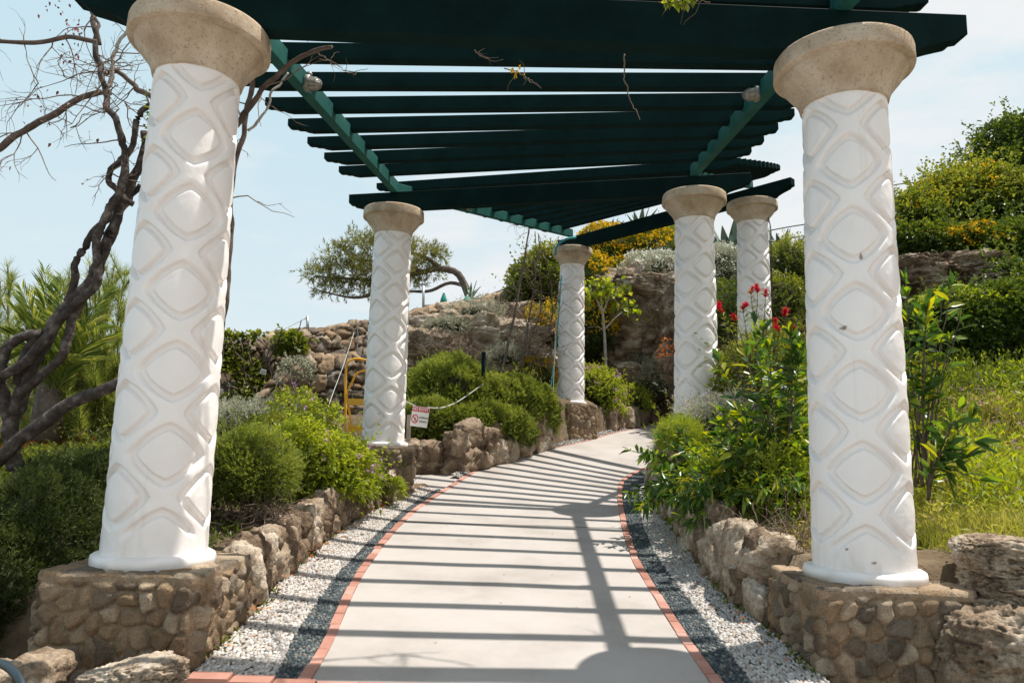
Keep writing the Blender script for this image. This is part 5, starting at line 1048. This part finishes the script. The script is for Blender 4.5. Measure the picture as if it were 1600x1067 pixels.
# long glossy leaves: shrubs around the right front column
def glossy(label, stems_, seed, ll=.15, lw=.042, n=26, mat='gloss', name='glossy_shrub', cat='shrub', group='long leaved glossy shrubs'):
    rg = np.random.default_rng(seed); root = thing(name, label, cat, at(*stems_[0][0]), group); a = Acc(); LP = []; LD = []
    for pts in stems_:
        Q = smooth_line([at(*p) for p in pts], 30) if len(pts) > 2 else np.linspace(at(*pts[0]), at(*pts[1]), 30); Q = Q + rg.normal(0, .003, Q.shape)
        a.add(*tube(Q, np.linspace(.009, .003, 30), 6, .1)); T = unit(np.gradient(Q, axis=0))
        for k in range(n):
            i = int(29 * (.25 + .75 * (k / n) ** .7)); rad = unit(np.cross(T[i], rg.normal(0, 1, 3))); LP.append(Q[i]); LD.append(T[i] * rg.uniform(.3, .9) + rad * .9 + [0, 0, .1])
        for k in range(6): LP.append(Q[-1]); LD.append(T[-1] + rg.normal(0, .35, 3))
    a.build('stems', MAT['bark'], root); V, Fc, c = leaf_geo(np.array(LP), np.array(LD), ll, lw, rg, 'long', .25); mesh('leaves', rel(V, root), Fc, MAT[mat], root, True, c); return root
rg = np.random.default_rng(110)
sts = []
for k in range(44):
    u1 = rg.uniform(1120, 1262); v1 = rg.uniform(500, 760); sts.append([(1225 + rg.uniform(-30, 30), 815, 6.4 + rg.uniform(-.2, .2)), ((1225 + u1) / 2, (v1 + 800) / 2, 6.3 + rg.uniform(-.2, .2)), (u1, v1, 6.2 + rg.uniform(-.4, .5))])
glossy('tall long leaved shrub growing between the right front column and the red flowers', sts, 111, .16, .044, 24)
sts = []
for k in range(46):
    u1 = rg.uniform(985, 1190); v1 = 660 + 95 * ((u1 - 1090) / 110) ** 2 * .5 + rg.uniform(0, 140); v1 = min(v1, 790); sts.append([(1110 + rg.uniform(-40, 50), 800, 7.6 + rg.uniform(-.3, .3)), ((1110 + u1) / 2, (v1 + 770) / 2 - 12, 7.4), (u1, v1, 7.2 + rg.uniform(-.3, .5))])
glossy('low glossy leaved shrub spilling over the stone edging at the path bend', sts, 112, .125, .036, 30)
sts = []
for k in range(13):
    u1 = rg.uniform(1400, 1500); v1 = rg.uniform(425, 560); sts.append([(1440 + rg.uniform(-25, 15), 760, 5.6 + rg.uniform(-.1, .2)), ((1435 + u1) / 2, (v1 + 740) / 2, 5.5), (u1, v1, 5.4 + rg.uniform(-.2, .3))])
for (u1, v1) in ((1520, 690), (1500, 640), (1530, 750), (1475, 700), (1500, 720), (1515, 655), (1485, 660)): sts.append([(1450, 780, 5.2), (1460, 730, 5.1), (u1, v1, 5.0)])
glossy('sparse long leaved stems rising from the meadow behind the right front column', sts, 113, .16, .04, 13)
sts = []
for k in range(40):
    u1 = rg.uniform(1030, 1250); v1 = rg.uniform(735, 815) + (u1 - 1030) * .06; sts.append([(1170 + rg.uniform(-60, 60), 790, 6.7 + rg.uniform(-.2, .2)), ((1170 + u1) / 2, (v1 + 740) / 2 - 10, 6.5), (u1, v1, 6.15 + rg.uniform(-.2, .4) - (u1 - 1100) * .0035)])
glossy('glossy leaved shoots hanging over the stone edging just before the right front column', sts, 114, .11, .030, 24)
# mixed undergrowth behind the edging
bush('low_shrub', 'small leaved green undergrowth between the glossy shrub and the right front column', 'shrub', [PB(1215, 770, 6.2, 70, 55, .4), PB(1160, 760, 6.8, 60, 50, .4)], 'lime', 1500, 7, .16, .06, .016, 'diamond', 120, core=.7, lump=.35)
bush('lavender_shrub', 'greyish shrub with small lavender spikes hiding the foot of the second right column', 'shrub', [PB(1125, 672, 8.3, 62, 42, .4), PB(1180, 660, 8.3, 50, 44, .4)], 'silver', 1300, 8, .16, .05, .012, 'blade', 121, flowers=('pink', 50, .015, 5), core=.7, upw=1.0)
bush('grass_clump', 'bright green grassy clump at the foot of the second right column', 'plant', [PB(1062, 690, 7.9, 30, 26, .25)], 'lime', 700, 8, .12, .08, .006, 'blade', 122, upw=1.4, core=.6)
bush('broadleaf_shrub', 'olive shrub filling the bed below the red flowers', 'shrub', [PB(1190, 600, 8.8, 60, 70, .5), PB(1240, 640, 8.2, 50, 70, .4)], 'broad', 1700, 7, .16, .07, .02, 'diamond', 123, core=.75, lump=.35)
dry_twigs('dry_twigs', 'straw coloured dry stalks on the soil left of the right front column', at(1230, 840, 5.2), (.25, .3, .05), 160, 124, .004, .3)
# bottlebrush
root = thing('bottlebrush_shrub', 'shrub with scarlet brush flowers left of the right front column', 'shrub', at(1190, 660, 8.0)); rg = np.random.default_rng(130); a = Acc(); LP = []; LD = []; fb = Acc()
tips = [(1184, 455, 7.9), (1196, 463, 7.9), (1173, 458, 8.0), (1160, 482, 7.9), (1128, 487, 8), (1124, 478, 8.1), (1225, 492, 7.8), (1218, 515, 7.7), (1212, 508, 7.8), (1237, 520, 7.8), (1150, 500, 8.1), (1205, 480, 8), (1136, 540, 8.1), (1230, 470, 8), (1245, 500, 8), (1130, 530, 8.2), (1165, 520, 8), (1190, 500, 8)]
for k, tp in enumerate(tips):
    Q = smooth_line([at(1190 + rg.uniform(-12, 12), 670, 8.0), at((1190 + tp[0]) / 2 + rg.uniform(-8, 8), (tp[1] + 660) / 2, 8.0), at(*tp)], 26); a.add(*tube(Q, np.linspace(.012, .003, 26), 5, .1)); T = unit(np.gradient(Q, axis=0))
    for _ in range(70): i = rg.integers(8, 26); LP.append(Q[i]); LD.append(T[i] * .7 + unit(np.cross(T[i], rg.normal(0, 1, 3))))
    if k < 11:
        for s in range(1 if k % 3 else 2):
            ax_ = unit(T[-1] + rg.normal(0, .5, 3)); c0 = Q[-1] - ax_ * .01; m = 380; t = rg.random(m) * .09; base = c0 + ax_ * t[:, None]; rd = unit(np.cross(ax_, rg.normal(0, 1, (m, 3)))) ; V, Fc, c = leaf_geo(base, rd + ax_ * .25, .036 + 0 * t, .0036, rg, 'blade', 0); fb.add(V, Fc, c)
a.build('stems', MAT['bark'], root); V, Fc, c = leaf_geo(np.array(LP), np.array(LD), .085, .012, rg, 'diamond', .1); mesh('foliage', rel(V, root), Fc, MAT['broad'], root, False, c); fb.build('flowers', MAT['red'], root, False)

# meadow grass --------------------------------------------------------
def on_ground(n, x0, x1, y0, y1, rg, fn=None):
    P = np.stack([rg.uniform(x0, x1, n), rg.uniform(y0, y1, n)], -1)
    m = (P[:, 0] > xr(P[:, 1]) + .22) | (P[:, 0] < xl(P[:, 1]) - .3)
    if fn is not None: m &= fn(P)
    P = P[m]; return np.stack([P[:, 0], P[:, 1], terrain(P[:, 0], P[:, 1])], -1)
rg = np.random.default_rng(140)
P = on_ground(80000, 2.0, 8.0, 4.0, 10.2, rg, lambda q: (fbm(np.stack([q[:, 0] * 2, q[:, 1] * 2, q[:, 0] * 0], -1), 3, 9) > -.45) & ~((q[:, 0] < 2.65) & (q[:, 1] < 4.95)))
ht = .17 + .12 * fbm(P * 1.1, 2, 12) + .05 * rg.random(len(P)); V, Fc, c = leaf_geo(P, rg.normal(0, .38, (len(P), 3)) + [0, 0, 1.0], ht, .008, rg, 'blade', .15, .55 + .4 * fbm(P * 2.2, 2, 13))
V2, F2, c2 = leaf_geo(P[::2] + rg.normal(0, .03, P[::2].shape) + np.abs(rg.normal(0, .08, (len(P[::2]), 1))) * [0, 0, 1.], rg.normal(0, 1, (len(P[::2]), 3)) + [0, 0, .9], .065, .020, rg, 'diamond', .1, .6 + .4 * fbm(P[::2] * 2.2, 2, 14))
a = Acc(); a.add(V, Fc, c); a.add(V2, F2, c2); o = a.build('meadow_grass', MAT['grass'], None, False); tag(o, 'yellow green meadow grass and weeds behind the right front column', 'grass', kind='stuff')
q = P[(rg.random(len(P)) < .012) & (P[:, 1] > 5.6)] + [0, 0, .20]; pp = (q[:, None] + rg.normal(0, .014, (len(q), 9, 3))).reshape(-1, 3)
V, Fc, c = leaf_geo(pp, rg.normal(0, 1, (len(pp), 3)), .016, .018, rg, 'petal'); tag(mesh('meadow_flowers', V, Fc, MAT['pink'], None, False, c), 'tiny mauve flowers scattered through the meadow', 'flowers', kind='stuff')
def cover(name, label, x0, x1, y0, y1, n, mat, ll, lw, seed, fn=None, h=.06):
    rg = np.random.default_rng(seed); P = on_ground(n, x0, x1, y0, y1, rg, lambda q: (fbm(np.stack([q[:, 0] * 1.3, q[:, 1] * 1.3, q[:, 0] * 0], -1), 3, seed) > -.15) & (fn(q) if fn else True)); b, d = shoots(P, np.zeros_like(P) + [0, 0, 1], 5, h, rg, .5, .5)
    V, Fc, c = leaf_geo(b, d, ll, lw, rg, 'diamond', .1, np.repeat(.5 + .4 * fbm(P, 2, 3), 5)); tag(mesh(name, V, Fc, MAT[mat], None, False, c), label, 'ground cover', kind='stuff')
cover('hillside_ground_cover', 'low green ground cover over the slope beyond the columns', .5, 16, 15.4, 30, 16000, 'dark', .12, .05, 150, lambda q: (q[:, 0] < xl(q[:, 1]) - .5) | (q[:, 0] > xr(q[:, 1]) + .4), .2)
cover('bank_ground_cover', 'low green ground cover on the right bank behind the hedge', 5.5, 14, 9.5, 17, 9000, 'broad', .10, .045, 151, None, .18)
cover('bed_ground_cover', 'low weeds in the flower bed on the left', -6, -1.9, 4.8, 10, 5000, 'broad', .04, .018, 152, None, .08)
cover('slope_ground_cover', 'olive scrub over the slope falling away on the left', -16, -3.2, 5, 13, 9000, 'pine', .12, .03, 153, None, .25)
cover('bed_ground_cover', 'low weeds among the rear right columns', 2.4, 6, 9.5, 15, 6000, 'broad', .06, .025, 154, None, .1)
cover('meadow_weeds', 'taller leafy weeds between the meadow grass on the right', 2.9, 8, 5.0, 9.2, 9000, 'lime', .08, .020, 156, None, .48)
cover('meadow_weeds', 'darker tall weeds along the hedge foot on the right', 3.2, 7.5, 7.2, 9.4, 3000, 'broad', .07, .022, 157, None, .5)
rg = np.random.default_rng(162); n = 110; y = rg.uniform(4.0, 9.6, n); x = np.where(rg.random(n) < .5, xl(y) + np.abs(rg.normal(0, .025, n)), xr(y) - np.abs(rg.normal(0, .025, n))); P0 = np.stack([x, y, g(y) + .03], -1); P = np.repeat(P0, 9, 0) + rg.normal(0, .008, (n * 9, 3)) * [1, 1, 0]
V, Fc, c = leaf_geo(P, rg.normal(0, .6, (n * 9, 3)) + [0, 0, .8], .055, .009, rg, 'diamond', .2); tag(mesh('edge_weeds', V, Fc, MAT['broad'], None, False, c), 'little weeds sprouting where the pebbles meet the stone edgings', 'weeds', kind='stuff')
rg = np.random.default_rng(161); y = rg.uniform(4, 12, 46); x = lin(K_in_L, y) + (lin(K_in_R, y) - lin(K_in_L, y)) * rg.random(46); P = np.stack([x, y, g(y) + .006], -1)
V, Fc, c = leaf_geo(P, rg.normal(0, 1, (46, 3)) * [1, 1, .1], .022, .011, rg, 'diamond', .02, upb=3); tag(mesh('leaf_litter', V, Fc, MAT['orange'], None, False, c), 'tiny dry leaves and grit scattered on the concrete path', 'leaves', kind='stuff')
# fallen dry leaves on the pebbles
rg = np.random.default_rng(160); y = rg.uniform(4.0, 9.8, 130); x = np.where(rg.random(130) < .75, xl(y) + np.abs(rg.normal(0, .10, 130)), xr(y) - np.abs(rg.normal(0, .1, 130))); P = np.stack([x, y, g(y) + .09], -1)
V, Fc, c = leaf_geo(P, rg.normal(0, 1, (130, 3)) * [1, 1, .15], .05, .02, rg, 'diamond', .05, upb=3); tag(mesh('fallen_leaves', V, Fc, MAT['orange'], None, False, c), 'dry brown leaves blown against the stone edgings', 'leaves', kind='stuff')

# ------------------------------------------------------------------ small objects
# yellow folding ladder behind the second left column
lad = thing('step_ladder', 'yellow step ladder with looped handrails behind the second left column', 'ladder', at(556, 688, 10.6))
def loop(pts, r=.017, nm='rail'): 
    a = Acc(); a.add(*tube(smooth_line([at(*p) for p in pts], 44), r, 10)); a.build(nm, MAT['yellowpaint'], lad)
loop([(539, 700, 10.5), (540, 640, 10.5), (541, 578, 10.5), (543, 566, 10.5), (552, 561, 10.5), (575, 563, 10.5), (598, 566, 10.5), (606, 574, 10.5), (606, 640, 10.5), (605, 700, 10.5)])
loop([(548, 700, 10.35), (547, 650, 10.4), (543, 612, 10.45), (550, 598, 10.42), (558, 583, 10.4), (570, 579, 10.38), (592, 582, 10.38), (600, 594, 10.4), (606, 612, 10.45), (604, 650, 10.4), (603, 700, 10.35)], .016)
for v in (628, 669):
    p = at(545, v, 10.42); q = at(605, v + 1, 10.42); V, Fc = box((p + q) / 2, (abs(q[0] - p[0]), .14, .085)); mesh('step', rel(V, lad), Fc, MAT['yellowpaint'], lad, False)
a = Acc(); a.add(*tube([at(545, 611, 10.43), at(604, 613, 10.43)], .006, 6)); a.build('cross_rod', MAT['steel'], lad)
V, Fc = ico(2); mesh('end_knob', rel(V * .02 + at(547, 610, 10.4), lad), Fc, MAT['steel'], lad)
# leaning board
c = at(465, 628, 10.2); V, Fc = box((0, 0, 0), (.20, .02, .30)); o = mesh('board', V, Fc, MAT['board'], None, False); o.location = c; o.rotation_euler = (.15, -.16, .1); tag(o, 'tan rectangular board leaning behind the mauve flowers', 'board')
# wooden post + rope + sign
o_ = Acc(); p = at(640, 690, 9.95); q = at(637.5, 648, 9.95); V, Fc = box((p + q) / 2, (.055, .05, (q - p)[2])); tag(mesh('wooden_post', V, Fc, MAT['wood'], None, False), 'short weathered wooden post on the plinth right of the second left column', 'post')
rp = smooth_line([at(600, 615, 9.9), at(635, 627, 9.9), at(650, 635, 9.9), at(672, 637, 10.1), at(700, 634, 10.9), at(712, 629, 11.3), at(755, 600, 12.4)], 60); a = Acc(); a.add(*tube(rp, .007, 6)); tag(a.build('barrier_rope', MAT['rope']), 'pale rope slung from the second left column to the juniper', 'rope')
sg = thing('no_entry_sign', 'white and red no entry sign hanging from the pale rope', 'sign', at(656, 651, 9.88)); sg.rotation_euler = (0, math.radians(6.5), math.radians(-6))
W_, H_ = .232, .268
def flat(nm, V, Fc, m, par=sg, sm=False): return mesh(nm, V, Fc, MAT[m], par, sm)
V, Fc = box((0, 0, 0), (W_, .005, H_)); pl = flat('panel', V, Fc, 'signwhite')
V, Fc = box((0, -.0035, H_ / 2 - .038), (W_ - .008, .002, .064)); flat('red_band', V, Fc, 'signred')
th = np.linspace(0, 2 * np.pi, 40, endpoint=False); cx_, cz_ = -.062, -.035
V = np.concatenate([np.stack([cx_ + r_ * np.cos(th), 0 * th - .0042, cz_ + r_ * 1.25 * np.sin(th)], -1) for r_ in (.047, .036)]); j = np.arange(40); Fc = np.stack([j, (j + 1) % 40, 40 + (j + 1) % 40, 40 + j], -1); flat('prohibition_ring', V, Fc, 'signred')
V, Fc = box((0, 0, 0), (.085, .0015, .010)); an = math.radians(48); V = V @ np.array([[math.cos(an), 0, math.sin(an)], [0, 1, 0], [-math.sin(an), 0, math.cos(an)]]).T + [cx_, -.0058, cz_]; flat('prohibition_bar', V, Fc, 'signred')
a = Acc()
for (x, z, w_, h_) in ((0, .020, .013, .013), (0, .000, .018, .024), (-.006, -.026, .007, .03), (.008, -.024, .007, .026), (.013, .004, .014, .006)):
    t = np.linspace(0, 2 * np.pi, 12, endpoint=False); V = np.stack([cx_ + x + w_ / 2 * np.cos(t), 0 * t - .0035, cz_ + z + h_ / 2 * np.sin(t)], -1); a.V.append(V); a.F.setdefault(12, []).append(np.arange(12)[None] + a.n); a.n += 12; a.C.append(np.ones((12, 3)))
mesh('walking_figure', np.concatenate(a.V), [np.concatenate(a.F[12])], MAT['signblack'], sg, False)
def text(s, x, z, size, m, w=None):
    cu = bpy.data.curves.new('lettering', 'FONT'); cu.body = s; cu.size = size; cu.align_x = 'CENTER'; cu.align_y = 'CENTER'; cu.extrude = .0006; cu.offset = size * .022
    ob = bpy.data.objects.new('tmp', cu); COL.objects.link(ob); dg = bpy.context.evaluated_depsgraph_get(); me = bpy.data.meshes.new_from_object(ob.evaluated_get(dg)); bpy.data.objects.remove(ob)
    me.materials.clear(); me.materials.append(MAT[m]); o = bpy.data.objects.new('lettering', me); link(o, sg); xs = [v.co.x for v in me.vertices]; sx = (w / (max(xs) - min(xs))) if w and xs else 1
    o.scale = (sx, 1, 1); o.rotation_euler = (math.pi / 2, 0, 0); o.location = (x, -.0052, z)
text('NO ENTRY', 0, H_ / 2 - .038, .062, 'signwhite', W_ - .022)
text('ΑΠΑΓΟΡΕΥΕΤΑΙ', .050, -.012, .030, 'signblack', .115); text('Η ΕΙΣΟΔΟΣ', .050, -.062, .030, 'signblack', .098)
a = Acc()
for x in (-.09, .09): a.add(*tube([(x, 0, H_ / 2 - .005), (x, 0, H_ / 2 + .035)], .002, 5))
V = np.concatenate(a.V); mesh('hanger', V, [np.concatenate(f) for f in a.F.values()], MAT['steel'], sg)
# green post in the juniper
p = at(755, 625, 12.5); q = at(755.5, 550, 12.5); a = Acc(); a.add(*tube([p, q], .035, 12)); tag(a.build('bollard_light', MAT['postgreen']), 'dark green post standing in the big round juniper', 'post')
# rails and posts on the wall top
for (u, v0, v1, Y, lb) in ((480.5, 520, 494, 14.6, 'steel fence post with a slanting stay on the retaining wall, left of the second column'), (661.5, 480, 447, 17.2, 'steel fence post on the retaining wall right of the second column')):
    p = at(u, v0, Y); q = at(u, v1, Y); root = thing('fence_post', lb, 'post', p, 'steel posts on the wall'); a = Acc(); a.add(*tube([p, q], .03, 10)); a.build('pole', MAT['steel'], root)
    if u < 500: a = Acc(); a.add(*tube([at(480, 497, Y), at(471, 500, Y), at(466, 519, Y)], .011, 6)); a.build('stay', MAT['cable'], root)
a = Acc(); a.add(*tube(smooth_line([at(425, 523, 14.2), at(450, 511, 14.4), at(480, 496, 14.6)], 12), .008, 5)); tag(a.build('fence_wire', MAT['rope']), 'thin wire running from the left fence post down to the wall', 'wire')
a = Acc(); a.add(*tube(smooth_line([at(662, 478, 19), at(740, 468, 19.5), at(800, 448, 20), at(860, 432, 20)], 20), .02, 6)); a.add(*tube(smooth_line([at(735, 472, 19.5), at(800, 453, 20), at(830, 446, 20)], 12), .012, 6))
tag(a.build('handrail', MAT['cable']), 'thin dark handrail on the skyline right of the leaning pine', 'railing')
def rail(label, pts, r=.016, posts=()):
    root = thing('railing', label, 'railing', at(*pts[0][0])); 
    for pp in pts: a = Acc(); a.add(*tube(smooth_line([at(*p) for p in pp], 16), r, 6)); a.build('rail', MAT['cable'], root)
    for (u, v0, v1, Y) in posts: a = Acc(); a.add(*tube([at(u, v0, Y), at(u, v1, Y)], r, 6)); a.build('post', MAT['cable'], root)
rail('dark wire railing on the skyline between the rear right column and the front column', [[(1195, 362, 17), (1225, 356, 17), (1262, 350, 17)], [(1205, 378, 17), (1235, 372, 17), (1262, 368, 17)]], .014, [(1203, 395, 360, 17)])
rail('dark wires running from behind the right front column to the hillside', [[(1380, 292, 15), (1420, 286, 15), (1450, 284, 15)], [(1380, 318, 15), (1410, 311, 15), (1425, 308, 15)], [(1380, 323, 15), (1410, 316, 15), (1425, 313, 15)]], .012)
for (u, v, w_, lb) in ((693, 474, 6, 'closed green parasol on the skyline beside the steel post'), (730, 474, 9, 'low rounded green parasol beside the leaning pine trunk')):
    p = at(u, v, 21); k = 21 / F; root = thing('closed_parasol', lb, 'parasol', p, 'green parasols'); hh = (20 if w_ == 6 else 14) * k
    prof = [(.001, hh), (w_ * k * .3, hh * .8), (w_ * k * .8, hh * .35), (w_ * k, hh * .08), (w_ * k * .8, 0)]; V, Fc = lathe(prof, p, 20); mesh('canopy', rel(V, root), Fc, MAT['parasol'], root)
    a = Acc(); a.add(*tube([p - [0, 0, .5], p + [0, 0, hh]], .02, 8)); a.build('pole', MAT['steel'], root)
# spot lamps fixed to the wall
def spot(label, u, v, Y, w_, col, ang=0):
    root = thing('wall_spotlight', label, 'lamp', at(u, v, Y), 'spotlights on the wall'); root.rotation_euler = (0, ang, .4); k = Y / F
    V, Fc = box((0, 0, 0), (w_ * k, .09, w_ * k * .85)); V[4:, :2] *= .8; mesh('housing', V, Fc, MAT[col], root, False); V, Fc = box((0, -.047, -.005), (w_ * k * .75, .006, w_ * k * .55)); mesh('lens', V, Fc, MAT['lampglass'], root, False)
    a = Acc(); a.add(*tube([(0, .04, 0), (0, .16, .02)], .012, 6)); V = np.concatenate(a.V); mesh('bracket', V, [np.concatenate(f) for f in a.F.values()], MAT['cable'], root)
spot('small grey spotlight in the ivy on the retaining wall', 411, 581, 13.0, 10, 'steel', .2)
spot('small grey spotlight low on the ivy beside the left front column', 345, 611, 12.7, 8, 'steel')
spot('pale blue grey spotlight on the wall just left of the ladder', 536, 572, 12.8, 8, 'steel')
def cable(label, pts, r, m='cable', name='cable'): a = Acc(); a.add(*tube(smooth_line([at(*p) for p in pts], 30), r, 6)); return tag(a.build(name, MAT[m]), label, 'cable')
cable('black cable looping down the retaining wall beside the second left column', [(556, 500, 14.6), (560, 530, 13.6), (562, 555, 13.3), (572, 560, 13.3), (577, 520, 14.2), (580, 500, 15)], .012)
cable('pale rope stretched diagonally down the wall to the bed left of the ladder', [(553, 520, 13.4), (535, 575, 12.6), (520, 615, 12.0), (511, 642, 11.4)], .0055, 'rope', 'guy_rope')
cable('thin black cable running down the rear right column', [(1196, 330, 11.75), (1203, 350, 11.6), (1205, 400, 11.55), (1207, 480, 11.5)], .009)
cable('turquoise rope tied round the top of the farthest column', [(868, 398, 14.4), (870, 385, 14.2), (884, 374, 14.2), (900, 371, 14.25)], .022, 'tealrope', 'tied_rope')
cable('turquoise rope hanging down beside the farthest column', [(877, 430, 14.45), (874, 480, 14.4), (866, 560, 14.3), (858, 625, 14.2)], .012, 'tealrope', 'hanging_rope')
cable('pale cord dangling next to the turquoise rope', [(874, 440, 14.4), (868, 520, 14.3), (864, 620, 14.2)], .008, 'rope', 'hanging_rope')
# chips where the white paint is damaged
